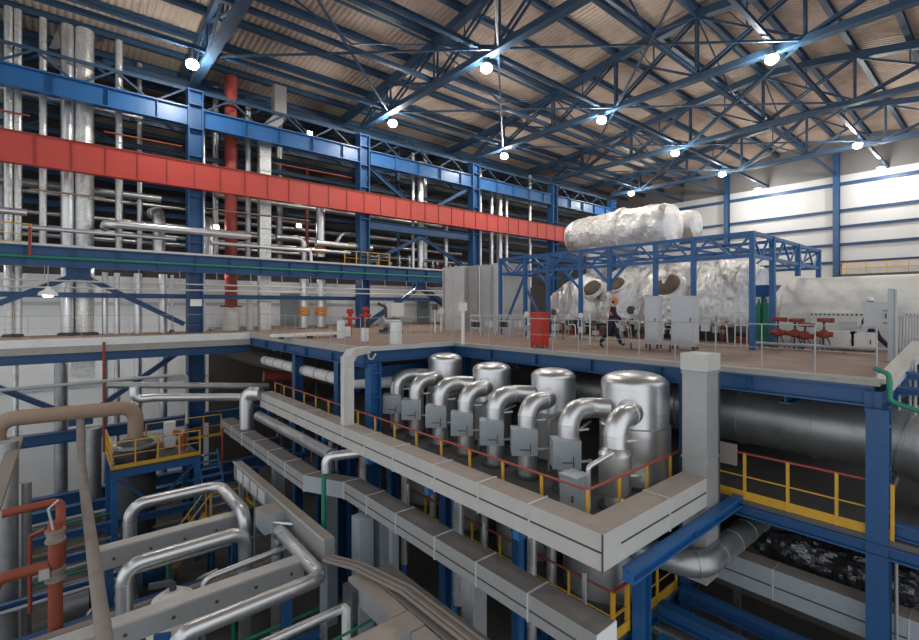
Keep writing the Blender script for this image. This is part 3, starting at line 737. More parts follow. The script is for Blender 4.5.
TXC, TZC, TSX = 23.95, 1.1, .76
root = T('steam_turbine', 'huge steam turbine wrapped in crinkled silver foil behind the blue pergola', 'turbine', (TXC, 11.5, .02))
foil_body(TXC, TZC, [(6.95, .6), (7.05, 1.5), (7.3, 2.15), (7.9, 2.45), (8.9, 2.62), (9.7, 2.55), (9.95, 2.2)], .10, 'foil', .62, 'exhaust_casing', root, sx=TSX)
foil_body(TXC, TZC, [(9.95, 2.15), (10.3, 2.5), (11.0, 2.72), (11.8, 2.65), (12.3, 2.4), (12.5, 2.05)], .12, 'foil_cloth', .62, 'middle_casing', root, sx=TSX)
foil_body(TXC, TZC, [(12.5, 2.05), (12.8, 2.45), (13.5, 2.62), (14.4, 2.45), (14.9, 2.0)], .12, 'foil_cloth', .62, 'inlet_casing', root, sx=TSX)
foil_body(TXC, TZC, [(14.9, 1.9), (15.3, 2.42), (16.3, 2.36), (17.4, 2.0), (18.6, 1.45), (19.1, .7)], .10, 'foil', .62, 'bearing_casing', root, sx=TSX)
for k, (px, py, rr) in enumerate(((667, 285, .62), (617, 284, .42), (592, 288, .5))):
    p0 = V((0, 0, CZ)); dx, dy, dz = ray(px, py)
    d = 10.
    while True:
        p = V((dx * d, dy * d, CZ + dz * d)); R = math.hypot((p.x - TXC) / TSX, p.z - TZC)
        if R < 2.62 or d > 40: break
        d += .03
    nrm = V(((p.x - TXC) / TSX, 0, p.z - TZC)).normalized()
    rp = MB().lathe(p - nrm * .10, [(rr * 1.35, 0), (rr * 1.2, .10), (rr * 1.0, .13), (rr * .92, .02)], 28, 0, nrm).build('manway_rim', 'foil_cloth', root)
    MB().lathe(p - nrm * .05, [(rr * .96, .0), (rr * .94, .12), (rr * .6, .18), (rr * .2, .15), (.01, .16)], 24, 0, nrm).build('insulation_plug', 'insul', rp)
for k in range(3): foil_body(TXC - .6, 1.9, [(8.6 + 2.4 * k, .1), (8.7 + 2.4 * k, .5), (9.1 + 2.4 * k, .5), (9.2 + 2.4 * k, .1)], .03, 'foil', .7, 'lagged_flange', root, 24)
MB().box(22.6, 25.4, 7.2, 18.4, .02, .66).build('pedestal', 'dark_steel', root)
MB().lathe((22.0, 12.55, 1.35), [(.20, 0), (.20, .12), (.12, .14)], 18, 0, (-1, 0, 0)).build('inspection_port', 'dark_steel', root)

root = T('crossover_drum', 'big foil wrapped horizontal drum above the blue pergola', 'drum', (25.5, 15, 4.6))
foil_body(25.5, 5.9, [(12.0, .7), (12.08, 1.16), (12.5, 1.28), (14.6, 1.3), (14.75, 1.34)], .06, 'foil', -9, 'drum_end', root, 90, .06)
foil_body(25.5, 5.9, [(14.75, 1.34), (14.85, 1.42), (15.1, 1.4), (15.2, 1.24), (18.0, 1.2), (18.6, 1.0), (18.7, .5)], .06, 'foil_cloth', -9, 'drum_shell', root, 90, .06)
for y in (13.4, 16.6): MB().tube([(25.3, y, 2.6), (25.3, y, 5.2)], .75, 24).build('connecting_branch', 'foil_cloth', root)
root = T('crossover_drum', 'shorter foil drum peeping out behind the big one', 'drum', (29.6, 14, 5.6))
foil_body(29.6, 6.5, [(12.5, .5), (12.6, .85), (13.0, .92), (17, .9)], .05, 'foil', -9, 'drum_shell', root, 40, .12)
MB().tube([(29.6, 15, 0), (29.6, 15, 5.8)], .3, 16).build('support_leg', 'blue', root)

# generator
root = T('generator', 'long cream generator casing at the deck end below the yellow gallery', 'generator', (24.1, 2, .01))
b = MB(); R = 2.1; seg = 72; prof = [(-7.2, R), (6.0, R), (6.2, R - .05), (6.32, R - .2), (6.34, R - .6), (6.34, .3)]
vs = []
for y, r in prof:
    for k in range(seg):
        t = 2 * PI * k / seg; vs.append(V((24.2 + math.cos(t) * r * 1.04, y, max(.01, .62 + math.sin(t) * r))))
b.add(vs, [(i * seg + (k + 1) % seg, i * seg + k, (i + 1) * seg + k, (i + 1) * seg + (k + 1) % seg) for i in range(len(prof) - 1) for k in range(seg)], 0, True)
b.build('casing', 'genwhite', root)
for y0, y1 in ((3.55, 5.15), (1.3, 2.5)):
    c = MB().box(21.93, 22.1, y0, y1, .45, 1.28).build('cover_plate', 'genwhite', root)
    for k in range(12): MB().cyl((21.90, y0 + .07 + (y1 - y0 - .14) * k / 11, 1.22), (21.95, y0 + .07 + (y1 - y0 - .14) * k / 11, 1.22), .035, 6).build('cover_bolt', 'dark_steel', c)
MB().box(21.90, 21.93, 3.75, 4.25, .72, .98).build('rating_plate', 'grey_cab', root)

# blue pergola frame
PX0, PX1, PY0, PY1, PT, PB = 18.5, 27.0, 6.0, 18.3, 4.15, 3.30
root = T('pergola_frame', 'bright blue steel lattice frame standing over the foil wrapped turbine', 'frame', (PX0, PY0, .01))
def lattice(p, q, n, name='lattice_beam', w=.11):
    p, q = V(p), V(q)
    b = MB().bar(p + V((0, 0, PT - .06)), q + V((0, 0, PT - .06)), w, .13).bar(p + V((0, 0, PB)), q + V((0, 0, PB)), w, .12)
    o = b.build(name, 'bright_blue', root)
    for k in range(n):
        a_, c_ = p.lerp(q, k / n), p.lerp(q, (k + 1) / n)
        za, zc = (PB, PT - .08) if k % 2 else (PT - .08, PB)
        MB().bar(a_ + V((0, 0, za)), c_ + V((0, 0, zc)), .06, .07).build('lattice_brace', 'bright_blue', o)
lattice((PX0, PY0, 0), (PX0, 11.6, 0), 8); lattice((PX0, 11.6, 0), (PX0, PY1, 0), 6)
lattice((PX0, PY0, 0), (PX1, PY0, 0), 10); lattice((PX1, PY0, 0), (PX1, PY1, 0), 12); lattice((PX0, PY1, 0), (PX1, PY1, 0), 10)
for y in (8.0, 9.5, 11.6, 13.1, 15.0, 16.5):
    MB().bar((PX0, y, PT - .06), (PX1, y, PT - .06), .10, .12).build('cross_beam', 'bright_blue', root)
for x in (21.3, 24.1): MB().bar((x, PY0, PT - .1), (x, PY1, PT - .1), .10, .12).build('long_beam', 'bright_blue', root)
for y, z0 in ((PY0, .01), (8.0, .01), (9.5, 1.86), (11.6, 2.2), (13.1, .01), (15.0, .01), (16.5, .01), (PY1, .01)):
    MB().bar((PX0, y, z0), (PX0, y, PT), .16, .16, 0, (0, 1, 0)).build('post', 'bright_blue', root)
for x, y in ((20.6, PY0), (PX1, PY0), (PX1, 12), (PX1, PY1), (23.8, PY0)):
    MB().bar((x, y, .01 if x != 23.8 else 2.8), (x, y, PT), .18, .18, 0, (0, 1, 0)).build('post', 'bright_blue', root)
for (ya, za), (yb, zb) in (((16.5, 3.2), (17.9, .6)), ((16.4, 2.4), (15.2, .5)), ((13.1, 2.3), (14.2, 3.4)), ((11.6, 2.5), (10.7, 3.4)), ((11.6, 2.5), (12.5, 3.4)), ((15.0, 2.6), (15.9, 3.4))):
    MB().bar((PX0, ya, za), (PX0, yb, zb), .10, .10).build('knee_brace', 'bright_blue', root)

# grey enclosure
root = T('acoustic_enclosure', 'tall grey sheet metal enclosure beside the blue pergola', 'enclosure', (20.2, 21.5, .01))
ye = [24.3, 23.2, 22.1, 21.0, 19.9, 18.85]
for k in range(5):
    xx = [19.2, 19.2, 19.3, 19.55, 19.3][k]
    MB().box(xx, 21.6, ye[k + 1] + .02, ye[k], .01, [4.05, 4.05, 4.02, 4.0, 4.02][k]).build('wall_panel', ['panel_light', 'panel_light', 'galv', 'panel_blue', 'panel_light'][k], root)
for k in (0, 2, 4): MB().box(19.14, 19.2, ye[k] - .25, ye[k] - .17, .1, 3.9).build('panel_joint', 'galv', root)
pipe('drop_pipe', 'thin white pipe standing in front of the grey enclosure', [(19.0, 20.5, .01), (19.0, 20.5, 3.9)], .06, 'flange', 0)

# ------------------------------------------------------------------ things on the deck
def cabinet(label, c, sx, sy, z0, z1, m, cat='cabinet', name='control_cabinet', legs=True, rot=0):
    root = T(name, label, cat, (c[0], c[1], .01))
    ex = V((math.cos(rot), math.sin(rot), 0)); ey = V((-math.sin(rot), math.cos(rot), 0)); C = V((c[0], c[1], 0))
    MB().obox(C + V((0, 0, (z0 + z1) / 2)), ex * sx / 2, ey * sy / 2, V((0, 0, (z1 - z0) / 2))).build('cabinet_body', m, root)
    d = MB().obox(C - ex * (sx / 2 + .012) + V((0, 0, (z0 + z1) / 2)), ex * .012, ey * (sy / 2 - .03), V((0, 0, (z1 - z0) / 2 - .03))).build('cabinet_door', m, root)
    MB().obox(C - ex * (sx / 2 + .035) + ey * (-sy / 2 + .09) + V((0, 0, (z0 + z1) / 2)), ex * .015, ey * .015, V((0, 0, .07))).build('door_handle', 'dark_steel', d)
    MB().obox(C + V((0, 0, z1 + .015)), ex * (sx / 2 + .02), ey * (sy / 2 + .02), V((0, 0, .015))).build('cabinet_lid', m, root)
    if legs:
        for i in (-1, 1):
            for j in (-1, 1): MB().obox(C + ex * i * (sx / 2 - .04) + ey * j * (sy / 2 - .04) + V((0, 0, (z0 + .01) / 2)), ex * .025, ey * .025, V((0, 0, (z0 - .01) / 2))).build('leg', 'dark_steel', root)
    return root
cabinet('red fire cabinet standing at the deck rail', (13.75, 11.55), .34, .60, .06, 1.28, 'red_thing', name='fire_cabinet')
cabinet('narrow light grey control cabinet next to the wider white one by the turbine', (16.5, 8.55), .34, .50, .2, 1.86, 'grey_cab')
cabinet('wide light grey control cabinet with white side by the turbine', (17.0, 7.65), .46, .78, .25, 1.86, 'grey_cab')
cabinet('small grey instrument box on the tall post near the barred gate', (18.05, 2.62), .30, .58, .88, 1.62, 'grey_cab', legs=False, name='instrument_box')
root = T('support_post', 'tall grey square post by the barred gate', 'post', (17.4, 2.25, .01))
MB().box(17.34, 17.46, 2.19, 2.31, .01, 2.0).build('shaft', 'galv_blue', root)
MB().box(17.25, 17.55, 2.10, 2.40, .01, .04).build('foot_plate', 'galv', root)
MB().bar((17.46, 2.3, 1.4), (18.0, 2.5, 1.4), .04, .04).build('bracket_arm', 'galv', root)
MB().bar((17.46, 2.3, 1.05), (18.0, 2.5, 1.05), .04, .04).build('bracket_arm', 'galv', root)
p = at(895.5, 366, z=0)
pipe('support_post', 'slimmer grey post just beside the tall square one', [(p.x, p.y, .01), (p.x, p.y, 1.95)], .035, 'post', 0, cat='post')
for i, (px, w) in enumerate(((841, .82), (863, .62))):
    p = at(px, 351, x=20.8); cabinet('low white box against the generator, %s' % ['with open shaded side', 'behind the second walking person'][i], (20.9, p.y), .5, w, .05, .62, 'genwhite', 'box', 'junction_box', True)

def valve(i, c, h, lab):
    x, y = c
    root = T('red_valve', lab, 'valve', (x, y, .01), 'red valves by the generator')
    for k in range(3):
        t = 2 * PI * k / 3 + .4
        MB().bar((x + .24 * math.cos(t), y + .24 * math.sin(t), .01), (x + .06 * math.cos(t), y + .06 * math.sin(t), h * .5), .035, .035, 0, (.1, .2, 1)).build('leg', 'dark_steel', root)
    MB().lathe((x, y, h * .38), [(.08, 0), (.18, .05), (.20, .16), (.12, .24), (.08, .28)], 16).build('valve_body', 'rust_red', root)
    MB().cyl((x, y - .24, h * .50), (x, y + .24, h * .50), .09, 14).build('body_port', 'rust_red', root)
    MB().cyl((x, y, h * .6), (x, y, h * .92), .035, 10).build('valve_stem', 'dark_steel', root)
    MB().lathe((x, y, h * .86), [(.15, 0), (.2, .03), (.2, .11), (.14, .14)], 16).build('actuator', 'rust_red', root)
    MB().box(x - .05, x + .05, y - .28, y - .12, h * .84, h * .98).build('gearbox', 'rust_red', root)
for i, (px, h) in enumerate(((778, 1.15), (795, 1.12), (805, .95), (824, 1.15))):
    p = at(px, 350.5, x=19.95)
    valve(i, (19.95, p.y), h, 'red valve on dark legs in front of the generator, %s' % ['apart, by the pergola post', 'first of the close three', 'shortest, of the close three', 'next to the low white box'][i])
p, q = at(795, 352, z=.1), at(884, 355, z=.1)
root = T('floor_pipe', 'pale pipe on low feet along the deck before the red valves', 'pipe', (19.4, 4, .01))
MB().tube([(19.3, 6.2, .2), (19.3, 2.4, .2)], .06, 10).build('pipe_run', 'post', root)
for y in (6.0, 4.8, 3.6, 2.5): MB().box(19.24, 19.36, y - .03, y + .03, .01, .15).build('foot', 'dark_steel', root)
root = T('cable_trough', 'low grey cable trough on short legs before the control cabinets', 'trough', (15.6, 7.8, .01))
MB().box(15.4, 15.75, 6.6, 9.0, .24, .34).build('trough_tray', 'galv', root)
for y in (6.7, 7.5, 8.2, 8.9): MB().bar((15.57, y, .01), (15.57, y, .25), .04, .04, 0, (0, 1, 0)).build('leg', 'dark_steel', root)
root = T('guard_frame', 'white tube grid frame in front of the turbine end', 'frame', at(743, 340, x=20.0))
ya, yb = at(735, 320, x=20.0).y, at(753, 320, x=20.0).y
for k in range(4): MB().cyl((20, ya + (yb - ya) * k / 3, .02), (20, ya + (yb - ya) * k / 3, 1.75), .022, 8).build('upright_tube', 'white_paint', root)
for z in (.8, 1.3, 1.74): MB().cyl((20, ya, z), (20, yb, z), .02, 8).build('cross_tube', 'white_paint', root)
for i, y in enumerate((6.55, 6.3)):
    root = T('gas_cylinder', 'tall dark green gas cylinder under the blue hopper, %s' % ['nearer the turbine', 'nearer the generator'][i], 'cylinder', (20.9, y, .01))
    MB().lathe((20.9, y, .01), [(.11, 0), (.12, .05), (.12, 1.5), (.09, 1.62), (.04, 1.68)], 16).build('cylinder_shell', 'green', root)
    MB().cyl((20.9, y, 1.68), (20.9, y, 1.80), .03, 8).build('cylinder_valve', 'dark_steel', root)
root = T('hopper', 'small blue hopper between turbine and generator', 'hopper', (21.3, 6.5, 1.85))
MB().add([(21.0, 6.25, 1.9), (21.5, 6.25, 1.9), (21.5, 6.7, 1.9), (21.0, 6.7, 1.9), (20.8, 6.0, 2.35), (21.7, 6.0, 2.35), (21.7, 6.9, 2.35), (20.8, 6.9, 2.35)],
         [(3, 2, 1, 0), (4, 5, 6, 7), (0, 1, 5, 4), (1, 2, 6, 5), (2, 3, 7, 6), (3, 0, 4, 7)]).build('hopper_shell', 'bright_blue', root)
MB().bar((21.25, 6.5, .01), (21.25, 6.5, 1.9), .12, .12, 0, (0, 1, 0)).build('support_leg', 'blue', root)
for i in range(13):   # lube piping and small sets at the turbine foot
    y = 7.4 + .72 * i; x = 21.7 + random.uniform(-.3, .2); h = random.uniform(.45, .95)
    k = i % 3
    root = T(['lube_pump', 'drain_valve', 'junction_box'][k], ['dark lube pump', 'rusty drain valve', 'small pale junction box'][k] + ' at the turbine foot, %s of the row from the generator end' % ORD[i], ['pump', 'valve', 'box'][k], (x, y, .01))
    if k == 0:
        MB().cyl((x, y - .25, h * .6), (x, y + .25, h * .6), h * .3, 16).build('pump_motor', 'dark_steel', root)
        MB().box(x - .2, x + .2, y - .25, y + .25, .01, h * .35).build('pump_foot', 'rust_red', root)
    elif k == 1:
        MB().tube([(x, y, .01), (x, y, h), (x + .5, y, h + .1)], .06, 10, .12).build('valve_pipe', 'rust_red', root)
        MB().ball((x, y, h * .6), .13).build('valve_body', 'beige', root)
    else:
        MB().box(x - .1, x + .1, y - .18, y + .18, h * .5, h).build('box_shell', 'white_paint', root)
        MB().cyl((x, y, .01), (x, y, h * .5), .03, 8).build('leg', 'post', root)

# deck back area
def bollard(px, py, h, r, lab, cap=None):
    p = at(px, py, z=0)
    root = T('bollard', lab, 'bollard', (p.x, p.y, .01))
    MB().lathe((p.x, p.y, .01), [(r, 0), (r, h - .04), (r * .85, h)], 18).build('bollard_shaft', 'white_paint', root)
    MB().lathe((p.x, p.y, .01), [(r * 1.5, 0), (r * 1.5, .03)], 18).build('foot_plate', 'galv', root)
    if cap: MB().lathe((p.x, p.y, h), [(r * 1.2, 0), (r * 1.2, .25), (r * .9, .3)], 16).build('bollard_cap', cap, root)
bollard(341, 339, .85, .19, 'short white bollard beside the red hydrant')
bollard(365, 342, .62, .16, 'white bollard with black cap by the deck rail', 'dark')
bollard(396, 345, .88, .24, 'fat white bollard on the short deck edge')
bollard(347.5, 337, .5, .16, 'squat white bollard behind the capped one')
for px, py, h, lab in ((350, 335, 1.25, 'red hydrant stand beside the short white bollard'), (365.5, 331, 1.35, 'red hydrant stand against the second blue column')):
    p = at(px, py, z=0)
    root = T('fire_hydrant', lab, 'hydrant', (p.x, p.y, .01))
    MB().cyl((p.x, p.y, .01), (p.x, p.y, h), .10, 14).build('hydrant_post', 'red_thing', root)
    MB().ball((p.x, p.y, h), .2, .2, .16).build('hydrant_head', 'red_thing', root)
    for s in (-1, 1): MB().cyl((p.x, p.y, h * .72), (p.x + s * .34, p.y - s * .1, h * .72), .08, 12).build('hose_outlet', 'red_thing', root)
    MB().lathe((p.x, p.y, h + .1), [(.17, 0), (.19, .03), (.17, .06)], 14).build('handwheel', 'red_thing', root)
p = at(391, 333, z=0)
root = T('pump_set', 'grey pump set with white top box before the blue chevron', 'pump', (p.x, p.y, .01))
MB().box(p.x - .6, p.x + .6, p.y - .35, p.y + .35, .01, .2).build('bed_plate', 'dark_steel', root)
MB().cyl((p.x - .6, p.y, .55), (p.x + .5, p.y, .55), .33, 18).build('pump_motor', 'silver_dull', root)
MB().box(p.x - .15, p.x + .7, p.y - .3, p.y + .3, .95, 1.75).build('top_box', 'white_paint', root)
MB().cyl((p.x + .2, p.y, .8), (p.x + .2, p.y, 1.0), .1, 10).build('neck', 'dark_steel', root)
MB().tube([(p.x - .4, p.y - .1, .6), (p.x - .4, p.y - .1, 1.5), (p.x - .9, p.y - .1, 1.7)], .08, 10, .2).build('outlet_pipe', 'dark_steel', root)
for i, (px, py, h) in enumerate(((435, 333, 1.35), (441, 333, 1.1), (463, 345, 1.35), (590, 346, 1.35))):
    p = at(px, py, z=0)
    root = T('instrument_stand', ['instrument stand with dark gauge near the grey door', 'lower instrument stand against the grey enclosure', 'slender white instrument stand at the deck rail corner', 'white box instrument stand at the rail near the walking person'][i], 'instrument', (p.x, p.y, .01))
    MB().cyl((p.x, p.y, .01), (p.x, p.y, h), [.05, .05, .07, .03][i], 10).build('stand_tube', 'white_paint', root)
    MB().box(p.x - .12, p.x + .1, p.y - .14, p.y + .14, h, h + .32).build('instrument_housing', ['dark_steel', 'white_paint', 'white_paint', 'white_paint'][i], root)
    MB().box(p.x - .1, p.x + .1, p.y - .1, p.y + .1, .01, .03).build('foot_plate', 'galv', root)
for i, px in enumerate((476, 490, 505, 519)):
    p = at(px, 337, z=0)
    root = T('instrument_rack', 'open grey instrument rack at the enclosure foot, %s from the deck rail corner' % ORD[i], 'rack', (p.x, p.y, .01), 'instrument racks')
    for s in (-.35, .35): MB().bar((p.x, p.y + s, .01), (p.x, p.y + s, 1.1), .06, .06, 0, (0, 1, 0)).build('leg', 'flange', root)
    for z in (.45, .8, 1.08): MB().bar((p.x, p.y - .4, z), (p.x, p.y + .4, z), .08, .07).build('rack_shelf', 'flange', root)
    for s in (-.2, .1): MB().box(p.x - .07, p.x + .07, p.y + s, p.y + s + .2, .5, .76).build('gauge_housing', ['dark_steel', 'white_paint'][i % 2], root)
p = at(310, 338, z=0)
root = T('pipe_bundle_tray', 'pale cable tray lying on the deck by the banded pipes', 'tray', (p.x, p.y, .01))
MB().box(p.x - 1.8, p.x + 1.8, p.y - .3, p.y + .3, .12, .24).build('tray_bed', 'white_paint', root)
for s in (-1.4, 0, 1.4): MB().box(p.x + s - .05, p.x + s + .05, p.y - .25, p.y + .25, .01, .12).build('foot', 'dark_steel', root)

rg = random.Random(5)
for i in range(16):   # gauge stands and small lines in front of the turbine foot
    px = 528 + i * 13.5; p = at(px, 338 + rg.uniform(-2, 3), z=0); h = rg.uniform(.8, 1.45)
    if abs(px - 611) < 9 or abs(px - 539) < 6: p = p + V((1.2, 0, 0))
    if p.x > 21.3: p.x = 21.2
    root = T('gauge_stand', 'small silver gauge stand before the turbine foot, %s from the red fire cabinet' % ORD[i], 'gauge', (p.x, p.y, .01), 'turbine gauge stands')
    MB().cyl((p.x, p.y, .01), (p.x, p.y, h), .035, 10).build('stand_tube', ['silver', 'post'][i % 2], root)
    MB().lathe((p.x - .05, p.y, h * .9), [(.13, 0), (.14, .02), (.14, .07), (.10, .08)], 16, 0, (-1, 0, 0)).build('gauge_dial', ['white_paint', 'silver', 'dark_steel'][i % 3], root)
    MB().tube([(p.x, p.y, h * .55), (p.x, p.y - .4, h * .55), (p.x, p.y - .45, .02)], .03, 8, .08).build('impulse_pipe', ['silver', 'galv', 'rust_red'][i % 3], root)
    MB().box(p.x - .1, p.x + .1, p.y - .12, p.y + .12, h * .3, h * .5).build('valve_block', ['galv', 'silver', 'panel_light'][i % 3], root)
# ================================================================== mezzanine under the deck edge
MX, MZ = 7.65, -3.1
b = MB()
b.box(MX, 21.0, 5.25, 22.5, MZ - .12, MZ, 0); b.box(DX - .1, 21.0, -7, 5.25, MZ - .12, MZ, 0)
o = b.build('floor_mezzanine', 'mezz'); o['kind'] = 'structure'
o = MB().box(9.5, 21.0, 5.9, 22.5, -6.12, -6.0).build('floor_lower_mezzanine', 'mezz'); o['kind'] = 'structure'
steel('mezzanine_beam', 'blue edge beam under the long grey cable duct beside the silver elbows', (MX + .2, 5.4, MZ - .17), (MX + .2, 22.4, MZ - .17), .16, .10, 'blue', tf=.02)
steel('mezzanine_beam', 'blue beam under the duct end towards the tall square duct', (7.5, 4.35, MZ - .03), (DX - .1, 4.35, MZ - .03), .22, .24, 'bright_blue', stiff=2)
steel('mezzanine_beam', 'blue edge beam under the yellow toe board beneath the deck', (DX - .08, 4.9, MZ - .24), (DX - .08, -3, MZ - .24), .22, .26, 'blue')
steel('mezzanine_beam', 'blue edge beam of the lower mezzanine', (9.62, 6.0, -6.3), (9.62, 22, -6.3), .25, .34, 'blue')
steel('mezzanine_beam', 'blue end beam of the lower mezzanine by the yellow gate rail', (9.6, 6.02, -6.3), (20, 6.02, -6.3), .25, .34, 'blue')
for i, y in enumerate((8.2, 11.2, 14.2, 17.2, 20.2)):
    steel('mezzanine_beam', 'blue cross beam under the vessel floor, %s from the duct corner' % ORD[i], (8.9, y, MZ - .28), (20.9, y, MZ - .28), .2, .30, 'blue')
for i, (x, y) in enumerate(((10.3, 5.62), (9.0, 8.2), (9.0, 11.2), (9.0, 14.2), (9.0, 17.2), (9.0, 20.2))):
    root = T('mezzanine_column', 'blue column carrying the vessel floor, ' + ('at its open corner' if i == 0 else '%s behind the cable ducts' % ORD[i - 1]), 'column', (x, y, -9.99))
    MB().ibeam((x, y, -9.99), (x, y, MZ - .44), .30, .32, .05, .05, 0, (1, 0, 0)).build('shaft', 'bright_blue' if i == 0 else 'blue', root)
    for z in (-4.2, -6.4, -8): MB().box(x - .17, x + .17, y - .18, y + .18, z, z + .04).build('stiffener_plate', 'blue', root)
    MB().box(x - .3, x + .3, y - .3, y + .3, -9.995, -9.92).build('base_plate', 'blue', root)

railing('railing', 'yellow guard rail with red top rail around the silver vessels', [[(MX + .1, 22.3, MZ), (MX + .1, 5.33, MZ), (12.2, 5.33, MZ)]], 1.1, 1.15, 'yellow', 'rail_red', 'yellow', None, pr=.019)
railing('railing', 'yellow guard rail with broad toe board under the deck beside the dark pipe', [[(DX - .05, 5.11, MZ), (DX - .05, 1.6, MZ)]], 1.1, .88, 'yellow', 'rail_red', 'yellow', 'yellow', pr=.022, toeh=.2)
railing('railing', 'yellow guard rail of the lower mezzanine behind the lower cable duct', [[(9.5, 22.3, -6), (9.5, 5.9, -6), (10.1, 5.9, -6)]], 1.1, 1.15, 'yellow', 'rail_red', 'yellow', None, pr=.019)
railing('railing', 'yellow guard rail with toe board on the lower mezzanine end beside the blue column', [[(10.55, 5.9, -6), (12.6, 5.9, -6)]], 1.1, .95, 'yellow', 'yellow', 'yellow', 'yellow', pr=.019, toeh=.24)
railing('railing', 'yellow rail stub with broad toe board at the lower mezzanine corner', [[(9.52, 5.86, -6), (10.15, 5.86, -6)]], 1.1, .6, 'yellow', 'rail_red', 'yellow', 'yellow', pr=.019, toeh=.24)
tag(MB().box(12.34, 12.42, 4.35, 4.75, MZ + .82, MZ + 1.32).build('notice_board', 'beige_grey'), 'small grey board hung on the yellow rail by the tall duct', 'board')
railing('railing', 'yellow guard rail beyond the deck corner column', [[(14.2, .6, MZ), (17.5, .2, MZ)]], 1.1, .7, 'yellow', 'yellow', 'yellow', None, pr=.019)

# ------------------------------------------------------------------ vessels and their elbow pipes
for i, (x, y, r, zt, lab) in enumerate(((11.8, 6.65, .86, -.22, 'largest silver vessel with stepped skirt next to the tall grey duct'),
                                   (11.68, 9.28, .67, -.38, 'silver domed vessel second from the tall grey duct'),
                                   (11.55, 11.85, .66, -.42, 'silver domed vessel third from the tall grey duct'),
                                   (11.6, 14.5, .67, -.30, 'silver domed vessel beneath the short deck edge'))):
    root = T('pressure_vessel', lab, 'vessel', (x, y, MZ), 'silver vessels')
    H = zt - MZ; d = .36 * r
    prof = [(r, .25), (r, H - d)] + [(r * (math.cos(t * PI / 16) ** .75), H - d + d * math.sin(t * PI / 16)) for t in range(1, 8)] + [(.02, H)]
    MB().lathe((x, y, MZ), prof, 40).rings([(x, y, MZ + .3), (x, y, zt - d)], r, .62, .03, .008, 0, 0, 40).build('vessel_shell', 'silver', root)
    MB().lathe((x, y, MZ), [(r * 1.05, .1), (r * 1.05, H * .52), (r, H * .53)], 40).build('skirt', 'silver' if i == 0 else 'galv', root)
    MB().lathe((x, y, MZ), [(r * 1.12, .0), (r * 1.12, .1)], 32).build('base_ring', 'dark_steel', root)
    a = V((-.86, .50 if i else .45, 0)); a.normalize()
    if i in (0, 2): MB().lathe(V((x, y, zt - .85)) + a * r * .97, [(.15, 0), (.15, .05), (.12, .06)], 16, 0, a).build('inspection_cover', 'rust_red', root)
py0 = [6.0, 7.3, 8.66, 9.9, 11.2, 12.5, 13.9, 15.15]
vy = [6.65, 6.65, 9.28, 9.28, 11.85, 11.85, 14.5, 14.5]
for i, (y, v) in enumerate(zip(py0, vy)):
    x = 9.8; z = -1.13 + (.06 if i == 0 else 0); r = .262
    root = T('elbow_pipe', 'silver elbow pipe with square valve box into the vessels, %s from the tall grey duct' % ORD[i], 'pipe', (x, y, MZ), 'silver elbow pipes')
    y2 = v + (.25 if y > v else -.25)
    vr = .86 if i < 2 else .67; dx = math.sqrt(max(.01, vr ** 2 - .25 ** 2))
    vx = [11.8, 11.8, 11.68, 11.68, 11.55, 11.55, 11.6, 11.6][i]
    pts = [(x, y, MZ), (x, y, z), (x + .85, y, z), (vx - dx + .03, y2, z - .02)]
    MB().tube(pts, r, 22, .62).rings([(x, y, -2.2), (x, y, z - .3)], r, .3, .03, .008, 0, 0, 20).rings([(x + .5, y, z), (x + .9, y, z)], r, .28, .035, .010, 0, 0, 20).build('pipe_run', 'silver', root)
    MB().lathe((x, y, MZ), [(r * 1.5, 0), (r * 1.5, .08)], 20).build('floor_collar', 'dark_steel', root)
    t = math.radians(-42); ex = V((math.cos(t), math.sin(t), 0)); ey = V((-math.sin(t), math.cos(t), 0))   # box face turned to the walkway
    c = V((x - .22, y - .06, -2.08))
    if i:
        bx = MB().obox(c, ex * .34, V((ey.x, ey.y, 0)) * .26, V((0, 0, .34))).build('valve_box', 'galv_blue', root)
        MB().obox(c - ey * .27 + V((0, 0, -.18)) , ex * .13, ey * .01, V((0, 0, .012))).build('box_latch', 'dark_steel', bx)
        MB().obox(c - ey * .27 + ex * .15 + V((0, 0, -.16)), ex * .010, ey * .012, V((0, 0, .13))).build('box_latch', 'dark_steel', bx)
    else:
        MB().lathe((x - .05, y - .02, -2.75), [(.33, 0), (.36, .06), (.36, .9), (.28, 1.0), (.21, 1.05)], 24).build('valve_jacket', 'silver', root)
    MB().tube([c + ex * .1 + V((0, 0, -.25)), c + ex * .62 + V((0, 0, -.22))], .035, 10).build('lever_pipe', 'flange', root)
    MB().tube([V((x, y, -1.62)), V((x, y, -1.62)) + ex * .5 + V((0, 0, .06))], .03, 10).build('lever_pipe', 'flange', root)
    MB().ball(c + ex * .62 + V((0, 0, -.22)), .06).build('lever_knob', 'galv', root)
pipe('handle_pipe', 'bent silver handle pipe at the railing corner by the largest vessel', [(8.75, 6.0, MZ), (8.75, 6.0, -1.95), (9.45, 5.85, -1.75)], .055, 'silver', .1)
cabinet('dark square valve casing at the railing corner by the largest vessel', (8.6, 6.25), .45, .45, MZ + .1, MZ + .95, 'galv_blue', 'casing', 'valve_casing', False).location.z = .01
for i in range(10):   # thin process lines between the elbows
    y = 6.6 + .95 * i
    pipe('process_line', 'thin pipe with small valve between the elbow pipes, %s from the tall grey duct' % ORD[i], [(10.5, y, MZ), (10.5, y, -1.9 + .1 * (i % 3)), (11.4, y + .2, -1.8 + .1 * (i % 3))], .035, ['rust_red', 'silver', 'galv'][i % 3], .12, 0, 'process lines', flanges=(0,))

